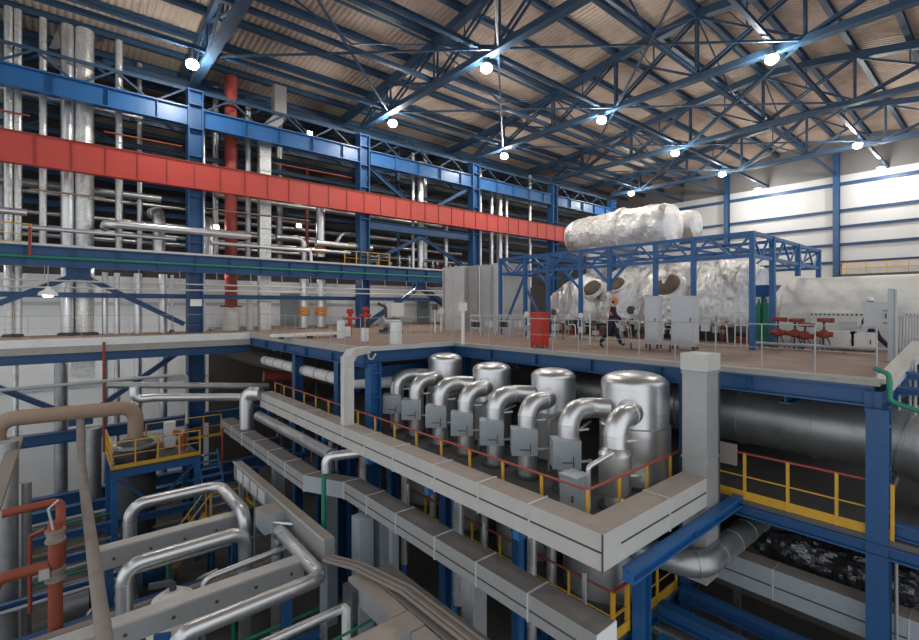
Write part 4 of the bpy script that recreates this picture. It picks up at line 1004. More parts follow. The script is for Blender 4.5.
# ------------------------------------------------------------------ rectangular ducts
def duct(name, label, segs, flanges, top='dust', side='galv_pale', seamh=.5, extra=(), seam=True):
    """segs: boxes (x0,x1,y0,y1,z0,z1) end to end; flanges: joint frames"""
    root = T(name, label, 'duct', (segs[0][0], segs[0][2], min(s[4] for s in segs)))
    for s in segs:
        MB().box(*s, 0, 1).build('duct_section', [side, top], root)
    for s in segs:
        if not seam: break
        x0, x1, y0, y1, z0, z1 = s; zm = z0 + (z1 - z0) * seamh; e = .006
        if y1 - y0 > x1 - x0: MB().box(x0 - e, x0 + .01, y0 + .03, y1 - .03, zm - .018, zm + .018).build('joint_seam', 'seam', root)
        else: MB().box(x0 + .03, x1 - .03, y0 - e, y0 + .01, zm - .018, zm + .018).build('joint_seam', 'seam', root)
    for f in flanges: MB().box(*f).build('joint_flange', 'flange', root)
    return root
def yflange(x0, x1, y, z0, z1, t=.035, e=.02): return (x0 - e, x1 + e, y - t / 2, y + t / 2, z0 - e, z1 + e)
D1 = (6.95, 7.48); Z1 = (-2.93, -2.30)
ys1 = [4.48, 6.1, 7.55, 9.1, 10.95, 12.5, 13.9, 15.3, 16.8, 18.2, 19.7, 21.0, 21.9]
segs = [(D1[0], D1[1], a, b_, *Z1) for a, b_ in zip(ys1, ys1[1:])]
segs.append((D1[1], 9.3, 4.48, 5.02, *Z1)); segs.append((9.3, 11.02, 4.48, 5.02, *Z1))
fl = [yflange(*D1, y, *Z1) for y in ys1[1:-1]] + [(9.27, 9.31, 4.46, 5.04, Z1[0] - .02, Z1[1] + .015)]
r1 = duct('cable_duct', 'upper long rectangular grey duct with dusty top before the silver elbows', segs, fl)
MB().box(6.935, 6.95, 4.47, 4.50, Z1[0], Z1[1]).build('joint_seam', 'seam', r1)
for y in (6.5, 9.5, 12.5, 15.5, 18.5, 21.0): MB().box(D1[0] + .05, MX + .1, y - .08, y + .08, Z1[0] - .22, Z1[0] - .02).build('support_bracket', 'bright_blue', r1)
D2 = (6.80, 7.36); D2b = (6.10, 6.66); Z2 = (-4.43, -3.92)
ys2 = [4.5, 6.0, 7.45, 8.9, 10.58, 12.1, 13.5]
ys3 = [14.9, 16.6, 18.3, 20.0, 21.6, 23.2, 25.0]
segs = [(D2[0], D2[1], a, b_, *Z2) for a, b_ in zip(ys2, ys2[1:])] + [(D2b[0], D2b[1], a, b_, *Z2) for a, b_ in zip(ys3, ys3[1:])]
fl = [yflange(*D2, y, *Z2) for y in ys2[1:]] + [yflange(*D2b, y, *Z2) for y in ys3[:-1]]
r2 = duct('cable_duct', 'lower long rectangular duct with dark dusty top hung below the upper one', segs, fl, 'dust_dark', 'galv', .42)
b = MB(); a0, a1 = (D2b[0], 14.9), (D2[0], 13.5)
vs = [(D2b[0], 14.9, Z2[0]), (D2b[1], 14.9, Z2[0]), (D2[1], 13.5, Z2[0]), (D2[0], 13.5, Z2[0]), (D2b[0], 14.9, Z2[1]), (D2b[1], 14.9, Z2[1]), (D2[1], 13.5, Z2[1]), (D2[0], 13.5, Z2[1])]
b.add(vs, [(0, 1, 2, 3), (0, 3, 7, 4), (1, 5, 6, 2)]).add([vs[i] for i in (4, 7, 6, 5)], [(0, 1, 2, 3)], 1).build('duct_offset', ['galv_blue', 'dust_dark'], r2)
MB().box(D2[0] - .01, D2[1] + .01, 4.48, 4.5, Z2[0] - .01, Z2[1] + .01).build('end_plate', 'white_paint', r2)
for y in (5.4, 8.2, 11.4, 16, 19, 22):
    xx = D2 if y < 14 else D2b
    MB().box(xx[0] + .1, MX + .2, y - .05, y + .05, Z2[0] - .08, Z2[0]).build('support_bracket', 'bright_blue', r2)
    MB().bar((MX + .1, y, MZ - .5), (MX + .1, y, Z2[0] - .05), .06, .06, 0, (0, 1, 0)).build('hanger', 'post', r2)
# tall square duct
r3 = T('tall_duct', 'tall square galvanised duct rising past the deck edge', 'duct', (11.3, 4.75, -4.7))
MB().box(11.02, 11.66, 4.48, 5.02, -4.7, .12).build('duct_shaft', 'galv', r3)
MB().box(10.99, 11.69, 4.45, 5.05, .06, .44).build('duct_cap', 'galv_pale', r3)
for z in (-.02, -1.95, -3.4): MB().box(11.0, 11.68, 4.46, 5.04, z, z + .05).build('joint_flange', 'galv', r3)
MB().box(11.65, 11.70, 4.46, 4.50, -4.6, 0).build('corner_strip', 'seam', r3)
# lower right duct
ys4 = [5.9, 3.75, 1.4, -.6, -3]
segs = [(12.9, 13.4, b_, a, -5.42, -4.70) for a, b_ in zip(ys4, ys4[1:])]
r4 = duct('cable_duct', 'broad grey duct low under the deck behind the thick pipe elbow', segs, [(12.89, 13.41, y - .012, y + .012, -5.43, -4.69) for y in ys4[1:-1]], 'dust', 'galv_blue', .45)
for y in (4.6, 1.9, -.8): MB().bar((13.15, y, -9.99), (13.15, y, -5.42), .14, .14, 0, (0, 1, 0)).build('support_leg', 'dark_steel', r4)

# bent white duct up to the deck
p0 = V((7.2, 14.05, -2.30)); r5 = T('bent_duct', 'white bent square conduit rising from the long duct to the deck corner', 'duct', p0)
MB().box(7.03, 7.35, 13.90, 14.20, -2.32, -.10).build('riser_section', 'fascia', r5)
MB().bar((7.19, 14.05, -.22), (7.45, 14.2, .02), .30, .30).build('bend_section', 'fascia', r5)
MB().bar((7.40, 14.18, .0), (8.35, 14.85, .0), .30, .24).build('top_section', 'fascia', r5)
MB().bar((7.02, 13.89, -2.3), (7.02, 13.89, -.1), .03, .03, 0, (0, 1, 0)).build('edge_strip', 'flange', r5)
pts = [(8.3, 14.75, .02), (8.42, 14.82, -.32), (8.60, 14.9, -.36), (8.76, 14.95, -.18)]
MB().tube(pts, .035, 8).build('hook_strip', 'flange', r5)
for z in (-.8,): MB().box(7.02, 7.36, 13.89, 14.21, z, z + .04).build('joint_flange', 'flange', r5)

# pipes around the ducts
pipe('lagged_pipe', 'white lagged pipe passing under the deck side behind the bent white duct', [(9.0, 27.5, -1.5), (9.0, 18.4, -1.5), (9.0, 17.2, -1.5), (10.9, 15.9, -1.5)], .25, 'white', .5, 1.3, ringm='beige_grey')
pipe('grey_tray_pipe', 'dark grey tray pipe running between the two long ducts', [(6.75, 21.5, -3.25), (6.75, 14.3, -3.25)], .20, 'silver_dull', 0, 2)
pipe('silver_elbow', 'silver flexible elbow at the foot of the bent white duct', [(6.3, 13.7, -3.55), (6.3, 13.7, -3.08), (7.3, 13.2, -3.02)], .14, 'silver', .25, .16)
pipe('green_riser', 'green vertical pipe hanging below the silver flexible elbow', [(6.25, 13.75, -7.7), (6.25, 13.75, -3.1), (6.6, 13.6, -2.98)], .075, 'green', .25)
pipe('silver_riser', 'silver vertical connection pipe at the far end of the upper duct', [(6.5, 22.3, -4.3), (6.5, 22.3, -2.35), (6.95, 21.8, -2.35)], .30, 'silver', .3, .9)
pipe('header_pipe', 'upper of two silver pipes running to the far end of the upper duct', [at(107, 385, y=23), at(268, 386, y=23)], .13, 'silver_dull', 0, 2)
q0, q1 = at(139, 399, y=22.6), at(247, 397, y=22.6)
pipe('header_pipe', 'lower of two silver pipes running to the far end of the upper duct', [(q0.x - .15, 22.6, -1.65), (q0.x - .15, 22.6, q0.z), q0 + V((.5, 0, 0)), q1], .17, 'silver', .3, 2)
q0, q1 = at(-8, 391, y=24), at(187, 374, y=24)
pipe('conduit_pipe', 'thin pale pipe crossing before the first column and turning down', [q0, q1, (q1.x, 24, q1.z - 2.2)], .07, 'post', .25)
pipe('hose_pipe', 'thin dark red vertical pipe from the walkway to the yellow platform', [at(104, 342, y=28.0), at(104, 452, y=28.0)], .06, 'rust_red', 0, 2.2)

# thick pipe elbow beside the blue beam
pipe('thick_elbow_pipe', 'thick dull silver pipe turning under the tall square duct', [(10.2, 6.6, -4.1), (10.5, 4.42, -4.1), (14.6, 4.42, -4.1)], .27, 'silver_dull', .55, .85, seg=24)
pipe('big_pipe', 'huge dark steel pipe under the deck', [(15.0, 11, -1.55), (15.0, 1.1, -1.55), (14.6, -.3, -3.6), (14.6, -.3, -7)], .80, 'silver_dull', 1.5, 1.7, seg=36)
root = T('wrapped_pipe', 'dark foil wrapped lump hanging below the mezzanine edge', 'pipe', (14.8, 3, -5))
b = MB()
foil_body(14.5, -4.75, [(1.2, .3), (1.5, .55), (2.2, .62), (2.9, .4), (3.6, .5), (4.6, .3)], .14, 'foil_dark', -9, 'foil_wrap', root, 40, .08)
for y in (1.4, 2.5, 3.6): MB().bar((14.5, y, -4.3), (14.5, y, MZ - .12), .03, .03, 0, (0, 1, 0)).build('hanger', 'dark_steel', root)
steel('stair_beam', 'blue beam running off the corner column towards the barred stair', at(879, 525, x=12.7), at(960, 548, x=12.7), .20, .30, 'blue')
pipe('stair_rail', 'slim grey rail sloping off the corner column', [at(886, 506, x=13.1), at(896, 478, x=13.7)], .06, 'dark_steel', 0)
pipe('hanger_pipe', 'thin grey hanger pipe beyond the corner column', [at(896, 542, x=12.9), at(897, 660, x=12.9)], .03, 'post', 0)
for i, (z, x, rr, m_) in enumerate(((-6.6, 11.6, .12, 'silver_dull'), (-7.0, 12.2, .2, 'silver_dull'), (-7.3, 13.0, .14, 'galv'))):
    pipe('low_pipe', 'grey pipe low under the broad duct, %s from the blue column' % ORD[i], [(x, 7.5, z), (x, -2, z)], rr, m_, 0, 1.5)
steel('low_beam', 'bright blue beam low beside the yellow toe board of the lower mezzanine', (10.7, 5.4, -6.3), (10.9, 2.2, -6.35), .3, .34, 'bright_blue')
steel('low_beam', 'blue beam under the thick pipe elbow', (11.3, 5.7, -5.9), (11.5, .5, -5.95), .3, .34, 'blue')
steel('low_beam', 'blue beam under the broad duct', (12.4, 5.7, -5.9), (12.5, -.5, -5.95), .26, .3, 'blue')

# ================================================================== pit machinery beside the white wall
def girder(label, x0, x1, y, zt, h, w=.42):
    root = T('flat_girder', label, 'girder', (x0, y, zt - h))
    MB().box(x0, x1, y - w / 2, y + w / 2, zt - .06, zt, 0, 1).build('top_flange', ['galv_pale', 'galv_pale'], root)
    MB().box(x0, x1, y - .03, y + .03, zt - h + .05, zt - .06).build('web_plate', 'galv', root)
    MB().box(x0, x1, y - w / 2 + .05, y + w / 2 - .05, zt - h, zt - h + .05).build('bottom_flange', 'galv', root)
    MB().box(x0, x1, y - w / 2 - .01, y - w / 2 + .03, zt - h, zt - .05).build('side_plate', 'galv', root)
    k = x0 + .5
    while k < x1: MB().cyl((k, y - w / 2 - .02, zt - h * .55), (k, y - w / 2 + .01, zt - h * .55), .045, 10).build('web_hole', 'seam', root); k += .95
    for k in (x0 + .4, x1 - .4): MB().bar((k, y, -9.99), (k, y, zt - h), .22, .22, 0, (0, 1, 0)).build('support_leg', 'blue', root)
girder('flat grey girder between two silver pipe loops', .85, 5.25, 18.0, -5.8, .62)
girder('flat grey girder with web holes in front of the silver pipe loops', -1.2, 5.35, 13.3, -5.65, .50)
pipe('loop_pipe', 'silver pipe loop highest in the pit that turns towards the long ducts', [(2.0, 20.3, -9.9), (2.0, 20.3, -5.5), (4.9, 20.3, -5.5), (4.9, 17.0, -5.5), (4.9, 17.0, -9.9)], .21, 'silver', .5, 1.5, seg=20)
pipe('loop_pipe', 'silver pipe loop between the two flat girders', [(1.45, 16.0, -9.9), (1.45, 16.0, -5.68), (4.62, 16.0, -5.68), (4.62, 16.0, -9.9)], .21, 'silver', .42, 1.5, seg=20)
pipe('loop_pipe', 'bright silver pipe loop at the pit edge with a corner by the green pipe', [(2.0, 12, -9.9), (2.0, 12, -5.75), (5.42, 12, -5.70), (5.42, 15.4, -5.6), (5.42, 15.4, -9.9)], .19, 'silver', .32, 1.2, seg=20)
pipe('branch_pipe', 'short silver stub crossing the end of the bright pipe loop', [(5.1, 15.9, -5.45), (5.75, 14.9, -5.40)], .05, 'silver', 0)
pipe('small_pipe', 'small silver pipe bending down behind the front flat girder', [(3.2, 15.0, -9.9), (3.2, 15.0, -6.25), (5.6, 15.0, -6.1)], .09, 'silver', .25, 1.5)
pipe('small_pipe', 'slim silver pipe running out over the pit below the bright loop', [(1.5, 10.5, -5.75), (6.6, 10.5, -5.72)], .105, 'silver', 0, 1.6)
pipe('small_pipe', 'thin green pipe beside the slim silver pipe', [(2.5, 10.0, -6.1), (6.6, 10.0, -5.95)], .03, 'green', 0)
# brown insulated pipes
root = T('brown_header', 'thick brown insulated header pipe before the white wall', 'pipe', (-1.7, 25.5, -9.9))
MB().tube([(-1.75, 25.5, -4.6), (-1.75, 25.5, -2.85), (2.72, 25.5, -2.95), (2.72, 25.5, -4.35)], .30, 20, .55).build('pipe_run', 'beige', root)
MB().tube([(-1.75, 25.5, -9.9), (-1.75, 25.5, -4.5)], .33, 20).rings([(-1.75, 25.5, -9.9), (-1.75, 25.5, -4.6)], .33, 1.2).build('lower_jacket', 'silver', root)
pipe('brown_pipe', 'brown insulated pipe dropping from the header and running out over the pit', [(.8, 25.5, -3.1), (.8, 24.6, -4.95), (.72, 7.0, -5.15)], .145, 'beige_grey', .5, 2.2)
steel('brown_beam', 'dusty brown channel sloping over the pit corner', (-1.0, 22.2, -3.0), (-1.1, 13, -3.0), .30, .12, 'beige_grey')
pipe('vertical_jacket', 'stout silver vertical pipe at the pit corner beside the brown channel', [(-1.15, 20.4, -9.95), (-1.15, 20.4, -2.7)], .27, 'silver_dull', 0, 1.1, seg=20)
pipe('vertical_jacket', 'grey vertical pipe close behind the stout silver one', [(-.75, 20.9, -9.95), (-.75, 20.9, -4.2)], .16, 'silver_dull', 0, 1.3)
pipe('vertical_jacket', 'broad grey pipe against the foot of the white wall', [(1.45, 30.2, -9.95), (1.45, 30.2, -4.6)], .34, 'silver_dull', 0, 1.4, seg=20)
# tank under the header
root = T('separator_tank', 'dark round tank below the brown header on the yellow platform', 'tank', (2.72, 25.5, -9.95))
MB().lathe((2.72, 25.5, -9.95), [(.75, 0), (.78, .1), (.78, 5.1), (.80, 5.3), (.55, 5.55), (.32, 5.65)], 32).rings([(2.72, 25.5, -6.4), (2.72, 25.5, -4.6)], .79, .35, .05, .02, 0, 0, 32).build('tank_shell', 'dark_steel', root)
MB().lathe((2.72, 25.5, -4.66), [(.92, 0), (.92, .1)], 32).build('tank_flange', 'silver_dull', root)
# yellow platform
root = T('service_platform', 'blue legged platform around the dark tank', 'platform', (3.2, 25, -9.99))
PZ = -5.2
for (x0, x1, y0, y1) in ((1.75, 5.0, 24.1, 24.65), (1.75, 1.95, 24.65, 27), (3.55, 5.0, 24.65, 27), (1.95, 3.55, 26.35, 27)):
    MB().box(x0, x1, y0, y1, PZ - .1, PZ).build('deck_plate', 'dark_steel', root)
MB().ibeam((1.7, 24.12, PZ - .24), (5.0, 24.12, PZ - .24), .16, .26).build('edge_beam', 'bright_blue', root)
for x, y in ((1.85, 24.15), (4.9, 24.15), (1.85, 26.9), (4.9, 26.9)): MB().bar((x, y, -9.99), (x, y, PZ - .1), .22, .22, 0, (0, 1, 0)).build('leg', 'bright_blue', root)
MB().bar((1.9, 24.15, PZ - .4), (3.3, 24.15, -7.0), .09, .09).build('leg_brace', 'blue', root); MB().bar((4.8, 24.15, PZ - .4), (3.3, 24.15, -7.0), .09, .09).build('leg_brace', 'blue', root)
railing('railing', 'yellow guard rail with toe board around the tank platform', [[(1.75, 26.9, PZ), (1.75, 24.1, PZ), (5.0, 24.1, PZ)]], 1.1, .9, 'yellow', 'yellow', 'yellow', 'yellow', pr=.022, toeh=.16)
railing('railing', 'yellow guard rail on the far side of the tank platform', [[(3.3, 27.0, PZ), (6.6, 27.0, PZ)]], 1.1, .9, 'yellow', 'yellow', 'yellow', 'yellow', pr=.022, toeh=.14)
pipe('safety_valve_pipe', 'orange safety valve pipe on the tank platform', [(4.5, 25.0, PZ), (4.5, 25.0, -4.35), (4.1, 25.1, -4.25)], .12, 'orange_pipe', .15, flanges=(0, 1))
cabinet('pale instrument box with red cover on the tank platform', (4.15, 26.2), .4, .5, PZ + .05, PZ + 1.2, 'white_paint', 'box', 'instrument_box', False).location.z = .01
def stairs(label, top, run, drop, w, n, m, across, rail=None):
    top, run = V(top), V(run); ac = V(across).normalized()
    root = T('stair_flight', label, 'stairs', top + run + V((0, 0, -drop)))
    for s in (-1, 1): MB().bar(top + ac * s * w / 2, top + run + V((0, 0, -drop)) + ac * s * w / 2, .04, .2).build('stair_stringer', m if not rail else rail, root)
    for k in range(n):
        c = top + run * ((k + .5) / n) + V((0, 0, -drop * (k + .5) / n)); rr = run.normalized()
        MB().obox(c, ac * (w / 2 - .02), rr * .13, V((0, 0, .02))).build('stair_tread', m, root)
    if rail:
        for s in (-1, 1):
            o_ = ac * s * w / 2
            MB().tube([top + o_ + V((0, 0, 1)), top + run + o_ + V((0, 0, 1 - drop))], .03, 8).build('stair_handrail', rail, root)
            for k in (0, .5, 1): MB().cyl(top + run * k + o_ + V((0, 0, -drop * k)), top + run * k + o_ + V((0, 0, 1 - drop * k)), .025, 8).build('stair_post', rail, root)
stairs('blue stair flight with open treads descending beside the tank platform', (5.4, 24.6, -5.25), (0, -2.2, 0), 2.3, .85, 9, 'bright_blue', (1, 0, 0))
pipe('stair_post', 'rusty stair post beside the blue stair flight', [(6.0, 24.3, -7.5), (6.0, 24.3, -4.2)], .05, 'rust_red', 0)
# second yellow platform
root = T('service_platform', 'small yellow platform seen between the upper pipe loop and the flat girder', 'platform', (5.6, 22, -9.99))
MB().box(4.9, 6.6, 21.6, 22.6, -7.35, -7.25).build('deck_plate', 'dark_steel', root)
for x, y in ((5.0, 21.7), (6.5, 21.7), (5.0, 22.5), (6.5, 22.5)): MB().bar((x, y, -9.99), (x, y, -7.35), .12, .12, 0, (0, 1, 0)).build('leg', 'blue', root)
railing('railing', 'yellow guard rail of the small platform between loop and girder', [[(4.9, 21.6, -7.25), (6.6, 21.6, -7.25), (6.6, 22.6, -7.25)]], 1.0, .8, 'yellow', 'yellow', 'yellow', 'yellow', pr=.022, toeh=.14)
stairs('yellow stair flight leading down from the small platform', (4.9, 22.1, -7.3), (-1.3, 0, 0), 1.6, .7, 6, 'yellow', (0, 1, 0), 'yellow')
# orange pipes
root = T('orange_riser', 'thick orange red vertical pipe with pale valve fittings', 'pipe', (0, 17, -9.95))
MB().tube([(0, 17, -9.95), (0, 17, -4.35)], .16, 18).build('pipe_run', 'orange_pipe', root)
for z in (-9.0, -5.95, -4.9): MB().lathe((0, 17, z), [(.16, 0), (.23, .02), (.23, .08), (.19, .10), (.19, .26), (.23, .28), (.23, .34), (.16, .36)], 18).build('valve_flange', 'beige_grey', root)
for z in (-8.8, -5.75): MB().box(-.34, -.12, 16.75, 17.0, z, z + .25).build('valve_actuator', 'galv_pale', root)
MB().tube([(-.05, 16.85, -4.5), (-.15, 16.8, -3.9), (.05, 17.2, -3.85)], .03, 8).build('impulse_line', 'flange', root)
pipe('orange_branch', 'orange red pipe branching off the riser towards the stout silver pipe', [(-.15, 17.0, -5.5), (-1.15, 17.0, -5.5), (-1.3, 17.0, -6.1)], .14, 'orange_pipe', .25)
pipe('orange_header', 'faded red pipe above the orange riser before the white wall', [(-1.2, 19.4, -4.6), (.12, 19.4, -4.55), (.12, 18.2, -4.75), (.12, 18.2, -6)], .12, 'orange_pipe', .3)
pipe('orange_line', 'thin rusty line climbing beside the orange riser', [(-.55, 18.2, -7.2), (-.55, 18.2, -5.0), (-.2, 17.6, -4.7)], .05, 'rust_red', .2)
# long ledge beam with trays beside the ducts
root = T('tray_beam', 'long grey ledge beam beside the lower duct with louvred side', 'beam', (5.95, 18, -5.75))
MB().box(5.75, 6.05, 12.6, 21.5, -5.75, -5.05, 0, 1).build('ledge_body', ['galv', 'dust'], root)
MB().box(5.70, 5.75, 12.6, 21.5, -5.07, -5.02).build('edge_strip', 'flange', root)
for k in range(4): MB().box(5.735, 5.75, 17.6 + .9 * k, 18.3 + .9 * k, -5.65, -5.2).build('louvre_panel', 'white_paint', root)
MB().box(5.05, 5.75, 15.5, 16.4, -5.75, -5.15, 0, 1).build('cross_box', ['galv_blue', 'dust'], root)
for y in (13, 16, 19, 21): MB().bar((5.9, y, -9.99), (5.9, y, -5.75), .16, .16, 0, (0, 1, 0)).build('support_leg', 'galv_blue', root)
# cable bundle
for i in range(4):
    dx = .085 * i; z = -4.96 + .03 * (i % 2)
    pipe('cable', 'grey beige cable in the bundle curving over the low duct, %s of four' % ORD[i], [(5.45 + dx, 12.0, z - .3), (5.62 + dx, 10.6, z), (5.95 + dx, 9.0, z + .02), (6.05 + dx, 4.2, z + .02)], .042, 'beige_grey', .8, 0, 'cable bundle', 'cable', 8)
root = T('cable_tray', 'low cable tray carrying the curving cable bundle', 'tray', (6.1, 9, -5.1))
MB().box(5.86, 6.5, 4.0, 10.4, -5.10, -5.03).build('tray_bed', 'dust_dark', root)
for y in (4.5, 7.2, 10.0): MB().bar((6.2, y, -9.99), (6.2, y, -5.1), .12, .12, 0, (0, 1, 0)).build('support_leg', 'galv_blue', root)
r6 = duct('cable_duct', 'short grey duct with beige dusty top turning beneath the curving cables', [(3.0, 5.85, 8.0, 8.6, -5.62, -5.1)], [], 'dust', 'galv', .45, seam=False)
MB().box(5.45, 5.84, 8.62, 10.6, -5.55, -5.1, 0, 1).build('duct_section', ['galv', 'dust'], r6)
MB().box(5.5, 5.85, 6.3, 7.98, -5.62, -5.12, 0, 1).build('duct_section', ['galv', 'dust'], r6)
MB().bar((5.5, 8.3, -9.99), (5.5, 8.3, -5.62), .2, .2, 0, (0, 1, 0)).build('support_leg', 'dark_steel', r6)
MB().box(5.2, 5.42, 10.2, 10.45, -6.4, -5.6).build('white_bracket', 'white_paint', r6)
MB().box(5.3, 5.44, 10.1, 10.6, -9.99, -5.2).build('support_plate', 'dark_steel', r6)
# square casings carrying the lower duct
for i, (x, y, w_, h0) in enumerate(((6.75, 12.25, .46, -9.99), (7.4, 12.2, .36, -9.99), (7.2, 11.3, .2, -9.99), (7.1, 7.85, .40, -9.99), (7.6, 16.2, .4, -9.99), (6.9, 19.5, .4, -9.99))):
    root = T('square_casing', 'upright grey square casing under the lower duct, %s' % ['just past the duct offset', 'thinner, behind the one at the offset', 'thinnest, a step nearer the duct end', 'ribbed, near the duct end', 'behind the duct offset', 'under the far half'][i], 'casing', (x, y, h0))
    MB().box(x - w_ / 2, x + w_ / 2, y - w_ / 2, y + w_ / 2, h0, -4.52).build('casing_shell', 'galv_blue' if i != 3 else 'galv', root)
    for s in (-.3, .3): MB().box(x - w_ / 2 - .015, x - w_ / 2, y + s * w_ - .02, y + s * w_ + .02, h0, -4.55).build('casing_rib', 'galv', root)
for i in range(5):
    y = 7.2 + 2.6 * i
    pipe('down_pipe', 'silver down pipe between the two long ducts, %s from the duct corner' % ORD[i], [(8.3, y, -6.5), (8.3, y, MZ - .12)], .16 if i % 2 else .11, 'silver', 0, .5)
    pipe('blue_pipe', 'blue vertical pipe behind the lower duct, %s from the duct corner' % ORD[i], [(8.9, y + .9, -9.9), (8.9, y + .9, MZ - .5)], .10, 'bright_blue', 0)
# equipment on the pit floor
root = T('feed_pump', 'cream upright pump housing with blue panel behind the front flat girder', 'pump', (2.45, 15.0, -9.99))
MB().lathe((2.45, 15.0, -9.9), [(.6, 0), (.62, .1), (.62, 3.0), (.5, 3.45), (.2, 3.65)], 28).build('pump_housing', 'genwhite', root)
MB().obox((2.12, 14.45, -7.6), (.16, -.10, 0), (.03, .05, 0), (0, 0, .6)).build('side_panel', 'bright_blue', root)
MB().box(1.8, 3.1, 14.4, 15.6, -9.99, -9.85).build('bed_plate', 'dark_steel', root)
MB().tube([(2.45, 15, -6.3), (2.45, 15, -6.05), (1.9, 15.1, -6.0)], .09, 10, .1).build('inlet_pipe', 'dark_steel', root)
for i, y in enumerate((7.3, 9.9, 12.5, 15.1)):
    root = T('lower_vessel', 'dark grey smooth tank on the lower mezzanine, %s from the duct corner' % ORD[i], 'tank', (11.3, y, -6.0), 'lower mezzanine tanks')
    MB().lathe((11.3, y, -6.0), [(1.0, 0), (1.05, .05), (1.05, 2.2), (.9, 2.5), (.3, 2.6)], 40).build('tank_shell', 'silver_dull', root)
    MB().lathe((11.3, y, -6.0), [(1.12, 0), (1.12, .08)], 40).build('base_ring', 'dark_steel', root)
    pipe('process_riser', 'silver pipe rising in front of the dark lower tank, %s from the duct corner' % ORD[i], [(10.0, y + .7, -6.0), (10.0, y + .7, -4.6), (10.45, y + .5, -4.3)], .13, 'silver', .3, .4, flanges=(0,))
rnd = random.Random(11)
kinds = [('pit_pipe', 'pipe', 'silver_dull'), ('pit_pipe', 'pipe', 'beige_grey'), ('pit_pipe', 'pipe', 'green'), ('pit_pipe', 'pipe', 'galv')]
cname = {'silver_dull': 'dull silver', 'beige_grey': 'grey beige', 'green': 'green', 'galv': 'pale grey'}
for i in range(16):
    nm, ct, m_ = kinds[i % 4]; y = 11.4 + 1.05 * i; z = -7.2 - 1.6 * rnd.random()
    pipe(nm, '%s pipe low in the pit, %s of its colour from the bright loop' % (cname[m_], ORD[i // 4]), [(-4, y, z), (5.6 + rnd.random(), y, z)], .05 + (.07 if m_ != 'green' else .0) * rnd.random(), m_, 0, 2.5)
for i in range(6):
    steel('pit_frame_beam', 'blue frame beam low in the pit, %s from the bright pipe loop' % ORD[i], (-5, 12.6 + 2.4 * i, -7.6), (5.6, 12.6 + 2.4 * i, -7.6), .22, .28, 'blue')
for i in range(7):
    x = [-2.6, -.5, 3.9, 5.6, 3.0, 5.5, -2.8][i]; y = [15.5, 14.5, 14.6, 18.8, 19.2, 21.2, 19][i]
    pipe('frame_post', 'thin %s post standing low in the pit, %s of the pit posts' % (['green', 'blue'][i % 2], ORD[i]), [(x, y, -9.99), (x, y, -6.3)], .06, ['green', 'blue'][i % 2], 0, 0, 'pit posts', 'post')
for i in range(8):
    x, y = [(.8, 21.8), (3.2, 22.8), (-2.2, 22.6), (.4, 19.2), (3.4, 18.9), (3.8, 13.9), (.6, 14.7), (2.4, 11)][i]; h = .6 + rnd.random() * .9
    root = T('pit_pump', 'dark pump set on the pit floor, %s' % ['below the brown header', 'under the tank platform', 'beside the stout silver pipe', 'by the orange riser', 'below the upper loop', 'behind the front girder', 'between front girder and orange riser', 'under the bright loop'][i], 'pump', (x, y, -9.99))
    MB().box(x - .7, x + .7, y - .35, y + .35, -9.99, -9.75).build('bed_plate', 'dark_steel', root)
    MB().cyl((x - .6, y, -9.75 + h * .5), (x + .1, y, -9.75 + h * .5), h * .42, 18).build('pump_motor', ['silver_dull', 'blue', 'galv'][i % 3], root)
    MB().lathe((x + .4, y, -9.75), [(.2, 0), (.32, h * .3), (.32, h * .7), (.12, h)], 16).build('pump_casing', ['rust_red', 'galv', 'beige'][i % 3], root)
    MB().tube([(x + .4, y, -9.75 + h * .8), (x + .4, y, -8.2), (x + 1.1, y, -8.1)], .08, 10, .2).build('outlet_pipe', 'silver_dull', root)

p, q = at(71, 356, y=30.2), at(95, 377, y=30.2)
root = T('foil_box', 'crinkled bright foil box hung beneath the walkway beside the broad steel riser', 'box', (p.x, 30.2, q.z))
MB().box(p.x, q.x, 30.2, 31.0, q.z, p.z).build('box_wrap', 'silver_mottled', root)
for s in (p.x + .1, q.x - .1): MB().bar((s, 30.6, p.z), (s, 30.6, -.1), .05, .05, 0, (0, 1, 0)).build('hanger', 'post', root)
pipe('lagged_main', 'thick brown lagged pipe dropping behind the first column under the deck', [(7.6, 31.2, -.9), (9.6, 31.0, -1.7), (14.5, 30.2, -3.4), (17, 29, -3.6)], .48, 'beige_grey', 1.5, 1.4, seg=20)
pipe('rusty_main', 'rusty red thick pipe below the brown lagged one under the deck', [(9.6, 29.6, -2.7), (17.5, 28.6, -3.3)], .34, 'rust_red', 0, 1.5, seg=18)
for i, (x, y, z_) in enumerate(((11.6, 31.5, -.9), (13.6, 30.6, -1.2))):
    root = T('lagged_valve', 'white lagged valve body under the deck, %s the white lagged pipe' % ['farther from', 'close to'][i], 'valve', (x, y, z_ - .5))
    MB().lathe((x - .9, y, z_), [(.3, 0), (.48, .15), (.48, 1.2), (.3, 1.4)], 20, 0, (1, 0, 0)).build('valve_wrap', 'white', root)
    MB().cyl((x - .2, y, z_ + .4), (x - .2, y, z_ + .75), .08, 10).build('valve_stem', 'dark_steel', root)
    MB().bar((x - .2, y, -10), (x - .2, y, z_ - .45), .15, .15, 0, (0, 1, 0)).build('support_leg', 'dark_steel', root)
